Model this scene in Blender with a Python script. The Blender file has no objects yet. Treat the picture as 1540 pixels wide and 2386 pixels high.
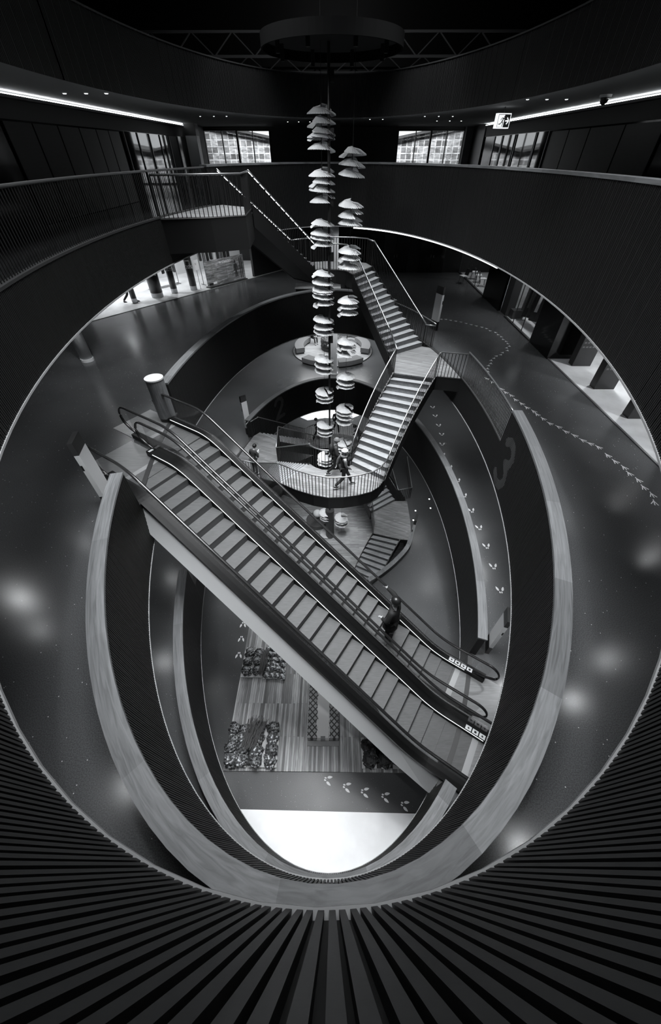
import bpy, bmesh, math, random
from mathutils import Vector, Matrix
random.seed(7)
C = bpy.context.scene
COL = C.collection
PI = math.pi
# ------------------------------------------------------------------ camera, world, lights, exposure
cam = bpy.data.cameras.new('camera'); cam.sensor_fit = 'VERTICAL'; cam.sensor_height = 36.0
cam.lens = 829.78 / 2386 * 36.0; cam.shift_x = -0.5 / 2386; cam.clip_start = 0.02; cam.clip_end = 300
co = bpy.data.objects.new('camera', cam); COL.objects.link(co)
co.location = (0, 0, 16.4); co.rotation_euler = (PI/2 - 0.7903, 0, 0.0085)
C.camera = co
C.view_settings.view_transform = 'Standard'; C.view_settings.look = 'None'
C.view_settings.exposure = 0.12; C.view_settings.gamma = 1.0; C.view_settings.use_curve_mapping = False
w = bpy.data.worlds.new('world'); C.world = w; w.use_nodes = True
w.node_tree.nodes['Background'].inputs[0].default_value = (0.93, 0.97, 1, 1)
w.node_tree.nodes['Background'].inputs[1].default_value = 1.6
def area(loc, sx, sy, power, rot=(0,0,0), spread=PI, name='area_light'):
    l = bpy.data.lights.new(name, 'AREA'); l.shape = 'RECTANGLE'; l.size = sx; l.size_y = sy
    l.energy = power; l.color = (0.96, 0.98, 1.0); l.spread = spread
    o = bpy.data.objects.new(name, l); COL.objects.link(o); o.location = loc; o.rotation_euler = rot
    return o
# rig lamps: unseen spots, mostly added to brighten parts of the scene
def aimed_spot(loc, power, aim, ang=70, r=0.16, blend=0.8):
    l = bpy.data.lights.new('aimed_spot_light', 'SPOT'); l.energy = power; l.spot_size = math.radians(ang); l.spot_blend = blend
    l.shadow_soft_size = r; l.color = (0.96, 0.98, 1.0)
    o = bpy.data.objects.new('aimed_spot_light', l); COL.objects.link(o); o.location = loc
    o.rotation_euler = (Vector(aim)-Vector(loc)).to_track_quat('-Z', 'Y').to_euler(); return o
K = 1.0
for x, y, p in ((-2.6,19,0.8),(2.4,19,1.0),(-2.8,14,0.6),(2.6,14,1.1),(-2.6,9,0.55),(2.4,9,1.0),(-1.6,4.6,0.8),(1.6,4.6,0.8)):
    aimed_spot((x, y, 22.5), 1500*p*K, (x*0.7, y, 0), 64)  # added from above to light stairs and escalators, no fittings
for x, y, z, p, aim in ((-4.2,12.5,22.5,1500,(0,16.6,15)),(-4.2,9.5,22.0,1300,(0,16.6,10)),(4.0,12.0,22.5,600,(0,16.6,13))):
    aimed_spot((x, y, z), p*K, aim, 42)  # extra spots put in to lift the hanging paper lamps
area((0, 11, 23.8), 6, 15, 1500, spread=1.25)              # soft fill added over the opening, no fitting there
area((0, 37.6, 23.0), 16, 2.0, 9000, rot=(0.75,0,0))   # unseen lamp added outside, stands in for daylight on the facade
aimed_spot((-2.6, 1.6, 22.5), 2600, (-1.6, 4.6, 7.0), 34)      # added to brighten the side of the near escalator
aimed_spot((1.0, 23.4, 8.75), 160, (0, 25.6, 6.6), 60); aimed_spot((1.0, 23.4, 13.75), 160, (0, 25.6, 11.6), 60)  # added to lighten the white far columns
aimed_spot((0, 20, 22.8), 160, (0, 31, 19.9), 110)  # added so the roof trusses show
aimed_spot((-3.6, 10.5, 19.5), 700, (0, 16.6, 16.2), 24); aimed_spot((-4.4, 13.5, 20.5), 500, (0, 16.6, 14), 24)  # two more added for the upper paper lamps
aimed_spot((-6.3, 4.4, 13.8), 260, (-5.8, 6.7, 11), 44); aimed_spot((5.7, 3.0, 8.8), 200, (5.2, 5.05, 6.2), 44); aimed_spot((5.9, 17.6, 13.8), 150, (5.2, 20.2, 11), 40)  # added to light the totem faces
aimed_spot((-9.4, 13.2, 13.8), 220, (-10.7, 15.5, 11.4), 40); aimed_spot((-3.4, 15.9, 8.8), 120, (-4.9, 17.7, 6.2), 40)  # added for the round column and the slim totem
# lower levels: shop lights, plus spots and fills added for brightness
for x, y, p in ((-14.2,23.5,650),(-12.6,26.3,650),(-10.8,28.6,600),(-8.6,30.8,300),(-6.5,33.2,300),(-14.6,27,300)):
    aimed_spot((x, y, 13.75), p, (x, y, 0), 120, 0.1)     # level three shop, left
for x, y, p in ((11.2,16.9,150),(11.0,14.2,420),(10.9,12.1,420),(10.9,9.9,420),(10.9,7.6,300),(10.1,20.8,260),(10.1,18.9,260),(10.4,29.6,200),(10.4,27,200)):
    aimed_spot((x, y, 13.75), p, (x, y, 0), 110, 0.1)     # level three shops, right
for x, y, z, p in ((-9.5,14,13.8,220),(-9,20,13.8,220),(-6,26.5,13.8,200),(-2.5,28.5,13.8,120),(4,28,13.8,90),(7.2,22,13.8,110),(7.8,15.5,13.8,110),(8,9,13.8,90),(-10,6,13.8,140),(-7.6,13.2,13.8,160),
        (-6.5,20,8.8,260),(6.8,19,8.8,200),(-3.4,25.5,8.8,260),(3.4,25.8,8.8,260),(-6.3,13.8,8.8,160),(7.2,10.5,8.8,160),(7,5,8.8,160),(6.3,13,3.8,110),(6,17,3.8,110),(-4.9,2.6,3.8,90)):
    aimed_spot((x, y, z), p, (x, y, 0), 130, 0.07)        # spots added below the gallery ceilings to lift floors and columns
aimed_spot((-5.6, 24.5, 13.8), 500, (-7.9,28.8,10.9), 60, 0.08)    # added in front of the beach poster to brighten it
area((0.0, 30.5, 8.7), 6, 4, 500)             # added fill over the level two seating
area((0.0, -2.4, 3.7), 6, 2.0, 105)           # added under the slab to brighten the level one stage
area((0.5, 29.0, 3.7), 6, 2.5, 420)  # added fill for the far floor of level one
area((-1.0, 16.5, 4.6), 0.8, 0.8, 25)         # under the landing, over the lower hall
# ------------------------------------------------------------------ materials
MATS = {}
def mat(name, col, rough=0.5, metal=0.0, spec=0.5, coat=0.0, emit=None, kind=None, **k):
    if name in MATS: return MATS[name]
    m = bpy.data.materials.new(name); m.use_nodes = True; nt = m.node_tree; b = nt.nodes['Principled BSDF']
    c = (col*0.985, col, col*1.015, 1) if not isinstance(col, tuple) else col
    b.inputs['Base Color'].default_value = c; b.inputs['Roughness'].default_value = rough
    b.inputs['Metallic'].default_value = metal; b.inputs['Specular IOR Level'].default_value = spec
    b.inputs['Coat Weight'].default_value = coat
    if emit: b.inputs['Emission Color'].default_value = (0.95, 0.98, 1, 1); b.inputs['Emission Strength'].default_value = emit
    N = nt.nodes.new; L = nt.links.new
    def coords(scale, rot=(0,0,0)):
        t = N('ShaderNodeTexCoord'); mp = N('ShaderNodeMapping'); mp.inputs['Scale'].default_value = scale
        mp.inputs['Rotation'].default_value = rot; L(t.outputs['UV' if k.get('uv') else 'Object'], mp.inputs['Vector']); return mp.outputs['Vector']
    def ramp(fac, stops):
        r = N('ShaderNodeValToRGB'); e = r.color_ramp.elements
        while len(e) < len(stops): e.new(0.5)
        for el, (p, v) in zip(e, stops): el.position = p; el.color = (v*0.985, v, v*1.015, 1)
        L(fac, r.inputs['Fac']); return r.outputs['Color']
    def noise(vec, scale, detail=4, dist=0.0):
        n = N('ShaderNodeTexNoise'); n.inputs['Scale'].default_value = scale; n.inputs['Detail'].default_value = detail
        n.inputs['Distortion'].default_value = dist; L(vec, n.inputs['Vector']); return n.outputs['Fac']
    def mix(a, bb, f, mode='MIX'):
        x = N('ShaderNodeMix'); x.data_type = 'RGBA'; x.blend_type = mode
        if isinstance(f, float): x.inputs[0].default_value = f
        else: L(f, x.inputs[0])
        for i, s in ((6, a), (7, bb)):
            if isinstance(s, float): x.inputs[i].default_value = (s, s, s, 1)
            else: L(s, x.inputs[i])
        return x.outputs[2]
    if kind == 'wood':
        v = coords(k.get('scale', (1, 12, 12)), k.get('rot', (0,0,0)))
        n = noise(v, k.get('ns', 2.2), 6, 1.2)
        c1 = ramp(n, [(0.25, col*0.6), (0.5, col), (0.75, col*1.35)])
        g = N('ShaderNodeNewGeometry'); r2 = ramp(g.outputs['Random Per Island'], [(0, 0.72), (1, 1.15)])
        L(mix(c1, r2, 1.0, 'MULTIPLY'), b.inputs['Base Color'])
    if kind == 'planks':
        br = N('ShaderNodeTexBrick'); v = coords((1,1,1), k.get('rot', (0,0,PI/2)))
        L(v, br.inputs['Vector']); br.inputs['Scale'].default_value = 1.0
        br.inputs['Brick Width'].default_value = k.get('bw', 1.8); br.inputs['Row Height'].default_value = k.get('rh', 0.09)
        br.inputs['Mortar Size'].default_value = k.get('mo', 0.004); br.inputs['Bias'].default_value = 0.0
        a, z = k.get('lo', 0.5), k.get('hi', 1.6)
        br.inputs['Color1'].default_value = (col*a,)*3+(1,); br.inputs['Color2'].default_value = (col*z,)*3+(1,)
        br.inputs['Mortar'].default_value = (col*0.35,)*3+(1,)
        v2 = coords((14, 0.8, 1) if k.get('alongy', True) else (0.8, 14, 1)); n = noise(v2, 2.0, 6, 0.8)
        L(mix(br.outputs['Color'], ramp(n, [(0.3, 0.55), (0.7, 1.25)]), 1.0, 'MULTIPLY'), b.inputs['Base Color'])
    if kind == 'terrazzo':
        v = coords((1,1,1)); vo = N('ShaderNodeTexVoronoi'); vo.inputs['Scale'].default_value = k.get('vs', 14.0); L(v, vo.inputs['Vector'])
        sp = ramp(vo.outputs['Distance'], [(0.0, 1.0), (0.07, 1.0), (0.10, 0.0), (1.0, 0.0)])
        big = noise(v, 0.35, 3); cl = ramp(big, [(0.2, col*0.85), (0.8, col*1.2)])
        sel = N('ShaderNodeSeparateColor'); L(vo.outputs['Color'], sel.inputs[0])
        gt = N('ShaderNodeMath'); gt.operation = 'GREATER_THAN'; gt.inputs[1].default_value = 0.72; L(sel.outputs[0], gt.inputs[0])
        mu = N('ShaderNodeMath'); mu.operation = 'MULTIPLY'; L(sp, mu.inputs[0]); L(gt.outputs[0], mu.inputs[1])
        fine = noise(v, 60, 2); fc = ramp(fine, [(0.35, 0.75), (0.65, 1.3)])
        base = mix(cl, fc, 1.0, 'MULTIPLY')
        L(mix(base, k.get('chip', 0.45), mu.outputs[0]), b.inputs['Base Color'])
        rr = N('ShaderNodeMapRange'); rr.inputs['To Min'].default_value = rough*0.7; rr.inputs['To Max'].default_value = rough*1.5
        L(big, rr.inputs['Value']); L(rr.outputs[0], b.inputs['Roughness'])
    if kind == 'noise':
        v = coords(k.get('scale', (1,1,1))); n = noise(v, k.get('ns', 6.0), 5, k.get('dist', 0))
        L(ramp(n, [(0.3, col*k.get('lo', 0.7)), (0.7, col*k.get('hi', 1.3))]), b.inputs['Base Color'])
    if kind == 'parcel':
        v = coords((1,1,1)); vo = N('ShaderNodeTexVoronoi'); vo.inputs['Scale'].default_value = k.get('vs', 11.0); L(v, vo.inputs['Vector'])
        sel = N('ShaderNodeSeparateColor'); L(vo.outputs['Color'], sel.inputs[0])
        n = noise(v, 25, 4, 1.5)
        c1 = ramp(sel.outputs[0], [(0.0, col*0.15), (0.5, col*0.5), (0.72, col*1.2), (0.9, col*3.2)])
        L(mix(c1, ramp(n, [(0.35, 0.4), (0.65, 1.5)]), 1.0, 'MULTIPLY'), b.inputs['Base Color'])
        bu = N('ShaderNodeBump'); bu.inputs['Strength'].default_value = 0.9; bu.inputs['Distance'].default_value = 0.04
        L(n, bu.inputs['Height']); L(bu.outputs[0], b.inputs['Normal'])
    if kind == 'glass':
        nt.nodes.remove(b); g = N('ShaderNodeBsdfGlossy'); g.inputs['Roughness'].default_value = rough
        t = N('ShaderNodeBsdfTransparent'); t.inputs[0].default_value = (k.get('t', 0.85),)*3+(1,)
        lw = N('ShaderNodeLayerWeight'); pw = N('ShaderNodeMath'); pw.operation = 'POWER'; L(lw.outputs['Facing'], pw.inputs[0]); pw.inputs[1].default_value = 4.0
        f = N('ShaderNodeMath'); f.operation = 'MULTIPLY_ADD'; L(pw.outputs[0], f.inputs[0]); f.inputs[1].default_value = 0.45; f.inputs[2].default_value = 0.02; ms = N('ShaderNodeMixShader')
        L(f.outputs[0], ms.inputs[0]); L(t.outputs[0], ms.inputs[1]); L(g.outputs[0], ms.inputs[2])
        L(ms.outputs[0], nt.nodes['Material Output'].inputs[0])
    if kind == 'scales':
        v = coords((1,1,1)); sx = N('ShaderNodeSeparateXYZ'); L(v, sx.inputs[0])
        wv = N('ShaderNodeTexVoronoi'); wv.feature = 'DISTANCE_TO_EDGE'; wv.inputs['Scale'].default_value = 6.5; wv.inputs['Randomness'].default_value = 0.0
        mp = coords((1,1,1), (0,0,PI/4)); L(mp, wv.inputs['Vector'])
        sc = ramp(wv.outputs['Distance'], [(0.0, 0.02), (0.10, 0.02), (0.16, 0.30), (1.0, 0.36)])
        ab = N('ShaderNodeMath'); ab.operation = 'ABSOLUTE'; L(sx.outputs[0], ab.inputs[0])
        n = noise(coords((5, 1, 1)), 7.0, 3, 0.5); ad = N('ShaderNodeMath'); ad.operation = 'MULTIPLY_ADD'
        L(n, ad.inputs[0]); ad.inputs[1].default_value = -0.22; L(ab.outputs[0], ad.inputs[2])
        lt = N('ShaderNodeMath'); lt.operation = 'LESS_THAN'; lt.inputs[1].default_value = 0.13; L(ad.outputs[0], lt.inputs[0])
        L(mix(sc, 0.62, lt.outputs[0]), b.inputs['Base Color'])
    if kind == 'photo':
        v = coords((1,1,1)); n = noise(coords((0.6, 0.6, 4)), 2.5, 6, 1.0)
        L(ramp(n, [(0.3, 0.05), (0.5, 0.18), (0.65, 0.34)]), b.inputs['Base Color'])
    if kind == 'facade':
        v = coords((1,1,1), (PI/2,0,0)); br = N('ShaderNodeTexBrick'); L(v, br.inputs['Vector']); br.offset = 0.0
        br.inputs['Scale'].default_value = 1.0; br.inputs['Brick Width'].default_value = 0.45; br.inputs['Row Height'].default_value = 0.38
        br.inputs['Mortar Size'].default_value = 0.03; br.inputs['Color1'].default_value = (0.06,)*3+(1,)
        br.inputs['Color2'].default_value = (0.26,)*3+(1,); br.inputs['Mortar'].default_value = (0.42,)*3+(1,)
        n = noise(coords((1.5, 1, 5)), 1.3, 5, 1.0)
        L(mix(br.outputs['Color'], ramp(n, [(0.35, 0.5), (0.65, 1.3)]), 1.0, 'MULTIPLY'), b.inputs['Base Color'])
    MATS[name] = m; return m
M = dict(
 slat=mat('slat_paint', 0.016, 0.5, spec=0.3, kind='noise', ns=40, lo=0.8, hi=1.25),
 slat_dark=mat('slat_backing', 0.010, 0.7),
 black=mat('black_steel', 0.012, 0.45),
 charcoal=mat('charcoal_paint', 0.03, 0.5),
 ledge=mat('pale_ledge', 0.36, 0.6),
 oak=mat('oak_rail', 0.18, 0.45, kind='wood', scale=(.8, 14, 1), ns=1.6, uv=True),
 tread=mat('pale_wood_tread', 0.29, 0.5, kind='wood', scale=(1.2, 16, 6), rot=(0,0,0.35), ns=1.8),
 riser=mat('wood_riser', 0.22, 0.6, kind='wood', scale=(1.2, 10, 10), ns=2.0),
 deck=mat('landing_boards', 0.23, 0.45, kind='planks', rh=0.11, bw=2.2, lo=0.78, hi=1.2, mo=0.002, alongy=False, rot=(0,0,0.45)),
 pit=mat('lower_hall_boards', 0.36, 0.35, kind='planks', rh=0.13, bw=1.2, lo=0.8, hi=1.2, mo=0.002, alongy=False, rot=(0,0,0)),
 planks=mat('weathered_planks', 0.27, 0.5, kind='planks', rh=0.085, bw=2.4, lo=0.35, hi=1.8),
 floor4=mat('floor_terrazzo_upper', 0.03, 0.08, kind='terrazzo'),
 floor3=mat('floor_terrazzo_dark', 0.07, 0.20, kind='terrazzo', vs=11.0, chip=0.6),
 floor2=mat('floor_terrazzo_mid', 0.09, 0.22, kind='terrazzo'),
 floor1=mat('floor_terrazzo_low', 0.06, 0.30, spec=0.25, kind='terrazzo'),
 pale_floor=mat('pale_shop_floor', 0.5, 0.35, kind='noise', ns=1.2, lo=0.8, hi=1.15),
 ceiling=mat('ceiling_paint', 0.22, 0.8), ceil_dark=mat('ceiling_dark', 0.05, 0.8),
 wall_dark=mat('wall_dark_panel', 0.012, 0.35, kind='noise', scale=(1,1,6), ns=5, lo=0.7, hi=1.3),
 wall_glossy=mat('dark_glass_panel', 0.006, 0.12, spec=0.5), wall_grey=mat('wall_grey_plaster', 0.22, 0.7, kind='noise', ns=3, lo=0.85, hi=1.15),
 wall_pale=mat('wall_pale', 0.5, 0.6), white=mat('white_paint', 0.72, 0.5), signgrey=mat('sign_pale_panel', 0.62, 0.4),
 metal=mat('brushed_rail_metal', 0.36, 0.32, metal=0.85), metal_dark=mat('dark_rail_metal', 0.16, 0.35, metal=0.6),
 steel=mat('brushed_steel', 0.42, 0.30, metal=0.9, kind='noise', scale=(30,1,1), ns=3, lo=0.8, hi=1.15),
 rubber=mat('handrail_rubber', 0.018, 0.22, spec=0.6), escblack=mat('escalator_black', 0.010, 0.38, spec=0.15),
 step=mat('escalator_step', 0.09, 0.65, metal=0.0, spec=0.3, kind='noise', scale=(2, 30, 30), ns=2.5, lo=0.8, hi=1.2),
 steprise=mat('escalator_riser', 0.09, 0.5), comb=mat('comb_plate', 0.34, 0.35, metal=0.3), plate=mat('floor_plate', 0.20, 0.35, metal=0.3, kind='noise', scale=(1, 14, 1), ns=2, lo=0.85, hi=1.15),
 truss=mat('truss_cladding_grey', 0.75, 0.45, spec=0.4),
 glass=mat('clear_glass', 0.9, 0.02, kind='glass', t=0.93), glass_dark=mat('window_glass', 0.9, 0.02, kind='glass', t=0.8),
 paper=mat('white_paper', 0.62, 0.7), led=mat('led_strip', 0.9, 0.5, emit=9.0), led_soft=mat('led_handrail', 0.9, 0.5, emit=3.0), led_cove=mat('led_cove', 0.9, 0.5, emit=16.0),
 spot=mat('downlight_lens', 0.9, 0.5, emit=25.0), spot_dim=mat('downlight_lens_dim', 0.9, 0.5, emit=4.0), print=mat('white_vinyl_print', 0.75, 0.5),
 number=mat('number_paint', 0.060, 0.5), skin=mat('skin_tone', 0.42, 0.5), hair=mat('dark_hair', 0.012, 0.35), cloth_black=mat('black_cloth', 0.010, 0.75),
 cloth_dark=mat('dark_cloth', 0.025, 0.8, kind='noise', ns=20, lo=0.7, hi=1.4), cloth_grey=mat('grey_cloth', 0.12, 0.85, kind='noise', ns=20, lo=0.7, hi=1.4), cloth_pale=mat('pale_knit', 0.5, 0.9, kind='noise', ns=60, lo=0.8, hi=1.1),
 denim=mat('dark_denim', 0.045, 0.85, kind='noise', ns=30, lo=0.6, hi=1.4), shoe=mat('shoe_black', 0.02, 0.5), sole=mat('shoe_sole_white', 0.6, 0.6),
 parcel=mat('wrapped_goods_dark', 0.13, 0.22, kind='parcel', vs=16.0), parcel_b=mat('wrapped_goods_light', 0.26, 0.25, kind='parcel', vs=20.0), bag=mat('glossy_bag', 0.07, 0.15, kind='parcel', vs=6.0),
 scales=mat('scale_pattern_cloth', 0.3, 0.6, kind='scales'), photo=mat('beach_photograph', 0.2, 0.4, kind='photo'), facade=mat('facade_outside', 0.5, 0.7, kind='facade'),
 fabric=mat('bench_fabric', 0.16, 0.9, kind='noise', ns=70, lo=0.6, hi=1.5), leaf=mat('planter_leaves', 0.05, 0.5, kind='noise', ns=12, lo=0.4, hi=2.2), pillar=mat('pillar_charcoal', 0.035, 0.3),
 stage=mat('white_stage_floor', 0.86, 0.35, kind='noise', ns=1.5, lo=0.94, hi=1.04), stone=mat('pale_stone', 0.55, 0.5, kind='noise', ns=8, lo=0.85, hi=1.1),
)
# ------------------------------------------------------------------ helpers
class MB:
    def __init__(s): s.v = []; s.f = []
    def poly(s, pts):
        n = len(s.v); s.v += [tuple(p) for p in pts]; s.f.append(tuple(range(n, n+len(pts))))
    def prism(s, pts, z0, z1):           # pts: xy polygon counter-clockwise
        n = len(s.v); k = len(pts)
        s.v += [(p[0], p[1], z0) for p in pts] + [(p[0], p[1], z1) for p in pts]
        s.f.append(tuple(range(n+k-1, n-1, -1))); s.f.append(tuple(range(n+k, n+2*k)))
        for i in range(k): j = (i+1) % k; s.f.append((n+i, n+j, n+k+j, n+k+i))
    def box(s, x0, x1, y0, y1, z0, z1): s.prism([(x0,y0),(x1,y0),(x1,y1),(x0,y1)], z0, z1)
    def hexa(s, a, b):                    # two quads (4 pts each) -> solid
        n = len(s.v); s.v += [tuple(p) for p in a] + [tuple(p) for p in b]
        s.f += [(n+3,n+2,n+1,n), (n+4,n+5,n+6,n+7)]
        for i in range(4): j = (i+1) % 4; s.f.append((n+i, n+j, n+4+j, n+4+i))
    def obox(s, c, ax, ay, az, hx, hy, hz):  # oriented box
        c = Vector(c); ax = Vector(ax).normalized()*hx; ay = Vector(ay).normalized()*hy; az = Vector(az).normalized()*hz
        s.hexa([c-ax-ay-az, c+ax-ay-az, c+ax+ay-az, c-ax+ay-az], [c-ax-ay+az, c+ax-ay+az, c+ax+ay+az, c-ax+ay+az])
    def bar(s, a, b, w, h=None, up=(0,0,1)):
        a = Vector(a); b = Vector(b); d = b-a; up = Vector(up)
        if abs(d.normalized().dot(up)) > 0.99: up = Vector((1,0,0))
        sx = d.cross(up).normalized(); sz = sx.cross(d).normalized()
        s.obox((a+b)/2, d, sx, sz, d.length/2, w/2, (h or w)/2)
    def cyl(s, c, r, z0, z1, n=24, r2=None):
        r2 = r if r2 is None else r2; k = len(s.v)
        s.v += [(c[0]+r*math.cos(2*PI*i/n), c[1]+r*math.sin(2*PI*i/n), z0) for i in range(n)]
        s.v += [(c[0]+r2*math.cos(2*PI*i/n), c[1]+r2*math.sin(2*PI*i/n), z1) for i in range(n)]
        s.f.append(tuple(range(k+n-1, k-1, -1))); s.f.append(tuple(range(k+n, k+2*n)))
        for i in range(n): j = (i+1) % n; s.f.append((k+i, k+j, k+n+j, k+n+i))
    def tube(s, pts, r, n=8, rz=None, closed=False):
        pts = [Vector(p) for p in pts]; k0 = len(s.v); m = len(pts)
        for i, p in enumerate(pts):
            a = pts[i-1] if (i > 0 or closed) else p; b = pts[(i+1) % m] if (i < m-1 or closed) else p
            d = (b-a).normalized(); up = Vector((0,0,1))
            if abs(d.dot(up)) > 0.98: up = getattr(s, '_up', Vector((1,0,0)))
            sx = d.cross(up).normalized(); sz = sx.cross(d).normalized(); s._up = sz
            for q in range(n):
                t = 2*PI*q/n; s.v.append(tuple(p + sx*r*math.cos(t) + sz*(rz or r)*math.sin(t)))
        for i in range(m if closed else m-1):
            for q in range(n):
                a = k0+i*n+q; b = k0+i*n+(q+1) % n; i2 = (i+1) % m; s.f.append((a, b, k0+i2*n+(q+1) % n, k0+i2*n+q))
        if not closed: s.f.append(tuple(k0+q for q in range(n-1, -1, -1))); s.f.append(tuple(k0+(m-1)*n+q for q in range(n)))
    def sphere(s, c, rx, ry, rz, n=12, m=8):
        k = len(s.v); s.v.append((c[0], c[1], c[2]-rz))
        for j in range(1, m):
            t = -PI/2+PI*j/m
            for i in range(n): a = 2*PI*i/n; s.v.append((c[0]+rx*math.cos(t)*math.cos(a), c[1]+ry*math.cos(t)*math.sin(a), c[2]+rz*math.sin(t)))
        s.v.append((c[0], c[1], c[2]+rz)); e = len(s.v)-1
        for i in range(n): s.f.append((k, k+1+(i+1) % n, k+1+i)); s.f.append((e, e-n+i, e-n+(i+1) % n))
        for j in range(m-2):
            for i in range(n): a = k+1+j*n+i; b = k+1+j*n+(i+1) % n; s.f.append((a, b, b+n, a+n))
    def mesh(s, name, m, smooth=False):
        me = bpy.data.meshes.new(name); me.from_pydata(s.v, [], s.f); me.update()
        if m: me.materials.append(m)
        if smooth: me.shade_smooth()
        return me
    def build(s, name, m, parent=None, smooth=False, loc=None):
        o = bpy.data.objects.new(name, s.mesh(name, m, smooth)); COL.objects.link(o)
        if parent: o.parent = parent
        if loc: o.location = loc
        return o
def tag(o, label=None, cat=None, group=None, kind=None):
    if label: o['label'] = label
    if cat: o['category'] = cat
    if group: o['group'] = group
    if kind: o['kind'] = kind
    return o
def thing(name, label, cat, loc=(0,0,0), rotz=0, group=None):
    o = bpy.data.objects.new(name, None); COL.objects.link(o); o.location = loc; o.rotation_euler = (0,0,rotz)
    o.empty_display_size = 0.1
    return tag(o, label, cat, group)
def copy_tree(o, parent=None):
    c = o.copy(); COL.objects.link(c)
    if parent: c.parent = parent
    for ch in list(o.children): copy_tree(ch, c)
    return c
def inst(name, me, parent, loc, rot=None):
    o = bpy.data.objects.new(name, me); COL.objects.link(o); o.parent = parent; o.location = loc
    if rot: o.rotation_euler = rot
    return o
def smooth_path(pts, n=6):
    P = [Vector(p) for p in pts]; P = [2*P[0]-P[1]] + P + [2*P[-1]-P[-2]]; out = []
    for i in range(1, len(P)-2):
        for k in range(n):
            t = k/n; a, b, c, d = P[i-1], P[i], P[i+1], P[i+2]
            out.append(0.5*((2*b)+(c-a)*t+(2*a-5*b+4*c-d)*t*t+(3*b-a-3*c+d)*t**3))
    out.append(P[-2]); return out
# the oval of the opening: centre, half axes
XC, YC, RA, RB = -0.066, 11.133, 5.3685, 11.288
def ring(th, off=0.0, z=0.0):            # th in degrees (ellipse parameter), off = distance outward
    t = math.radians(th); nx, ny = math.cos(t)/RA, math.sin(t)/RB; L = math.hypot(nx, ny)
    return (XC+RA*math.cos(t)+off*nx/L, YC+RB*math.sin(t)+off*ny/L, z)
def ring_range(t0, t1, step, off=0.0):   # angles evenly spaced by arc length
    fine = 4000; a = [t0+(t1-t0)*i/fine for i in range(fine+1)]; s = 0; out = [t0]; nxt = step
    p = ring(t0, off)
    for t in a[1:]:
        q = ring(t, off); d = math.hypot(q[0]-p[0], q[1]-p[1]); s += d; p = q
        if s >= nxt: out.append(t); nxt += step
    return out
Z = {1: 0.0, 2: 5.0, 3: 10.0, 4: 15.0}
def ring_uv(o):                          # wood grain runs along the oval
    me = o.data; uv = me.uv_layers.new(name='uv')
    for l in me.loops:
        v = me.vertices[l.vertex_index].co; x, y = (v.x-XC)/RA, (v.y-YC)/RB; r = math.hypot(x, y)
        uv.data[l.index].uv = (abs(math.atan2(y, x))*8.6, (r-1)*7.0+v.z*0.3)
    return o
# ------------------------------------------------------------------ setting: slabs, ceilings, outer walls
X0, X1, Y0, Y1 = -16.0, 14.0, -9.0, 36.0
def slab(name, z, m, hole, down=False, rect=(X0, X1, Y0, Y1)):
    mb = MB(); n = len(hole); cx = sum(h[0] for h in hole)/n; cy = sum(h[1] for h in hole)/n; out = []
    for h in hole:
        dx, dy = h[0]-cx, h[1]-cy; t = 1e9
        if dx > 1e-9: t = min(t, (rect[1]-cx)/dx)
        if dx < -1e-9: t = min(t, (rect[0]-cx)/dx)
        if dy > 1e-9: t = min(t, (rect[3]-cy)/dy)
        if dy < -1e-9: t = min(t, (rect[2]-cy)/dy)
        out.append((cx+dx*t, cy+dy*t))
    for i in range(n):
        j = (i+1) % n; q = [hole[i], out[i], out[j], hole[j]]
        # corner fill of the rectangle
        if abs(out[i][0]-out[j][0]) > 1e-6 and abs(out[i][1]-out[j][1]) > 1e-6:
            c = (out[i][0] if out[i][0] in (rect[0], rect[1]) else out[j][0], out[i][1] if out[i][1] in (rect[2], rect[3]) else out[j][1])
            c = (min((rect[0], rect[1]), key=lambda v: abs(v-(out[i][0]+out[j][0])/2)), min((rect[2], rect[3]), key=lambda v: abs(v-(out[i][1]+out[j][1])/2)))
            q = [hole[i], out[i], c, out[j], hole[j]]
        if down: q = q[::-1]
        mb.poly([(p[0], p[1], z) for p in q])
    return tag(mb.build(name, m), kind='structure')
oval = [ring(t, 0.05)[:2] for t in range(0, 360, 3)]
slab('floor', 15.0, M['floor4'], oval); slab('floor', 10.0, M['floor3'], oval); slab('floor', 5.0, M['floor2'], oval)
slab('ceiling', 17.43, M['ceiling'], oval, True); slab('ceiling', 13.87, M['ceil_dark'], oval, True)
slab('ceiling', 8.87, M['ceil_dark'], oval, True); slab('ceiling', 3.87, M['ceil_dark'], oval, True)
pit_hole = [(4.72,13.6),(4.9,15.5),(4.85,17.6),(3.9,20.6),(1.5,22.4),(-1.5,22.4),(-4,20.6),(-5,17.5),(-5,12.8),(-4,10.3),(-1.5,9.4),(1.2,9.7),(2.35,10.95),(3.3,11.85),(4.25,12.9)]
slab('floor', 0.0, M['floor1'], pit_hole)
def wallbox(name, x0, x1, y0, y1, z0, z1, m): mb = MB(); mb.box(x0, x1, y0, y1, z0, z1); return tag(mb.build(name, m), kind='structure')
wallbox('wall_left', X0-0.3, X0, Y0, Y1, -3, 14.9, M['wall_dark'])
wallbox('wall_right', X1, X1+0.3, Y0, Y1, -3, 14.9, M['wall_dark'])
wallbox('wall_near', X0, X1, Y0-0.3, Y0, -3, 24, M['wall_dark'])
wallbox('wall_far', X0, X1, Y1, Y1+0.3, -3, 14.6, M['wall_dark'])
wallbox('ceiling', X0-0.3, X1+0.3, Y0-0.3, Y1+0.3, 24.0, 24.3, M['black'])
wallbox('floor', -8, 8, 5, 25, -2.9, -2.6, M['pit'])
mb = MB()
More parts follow.
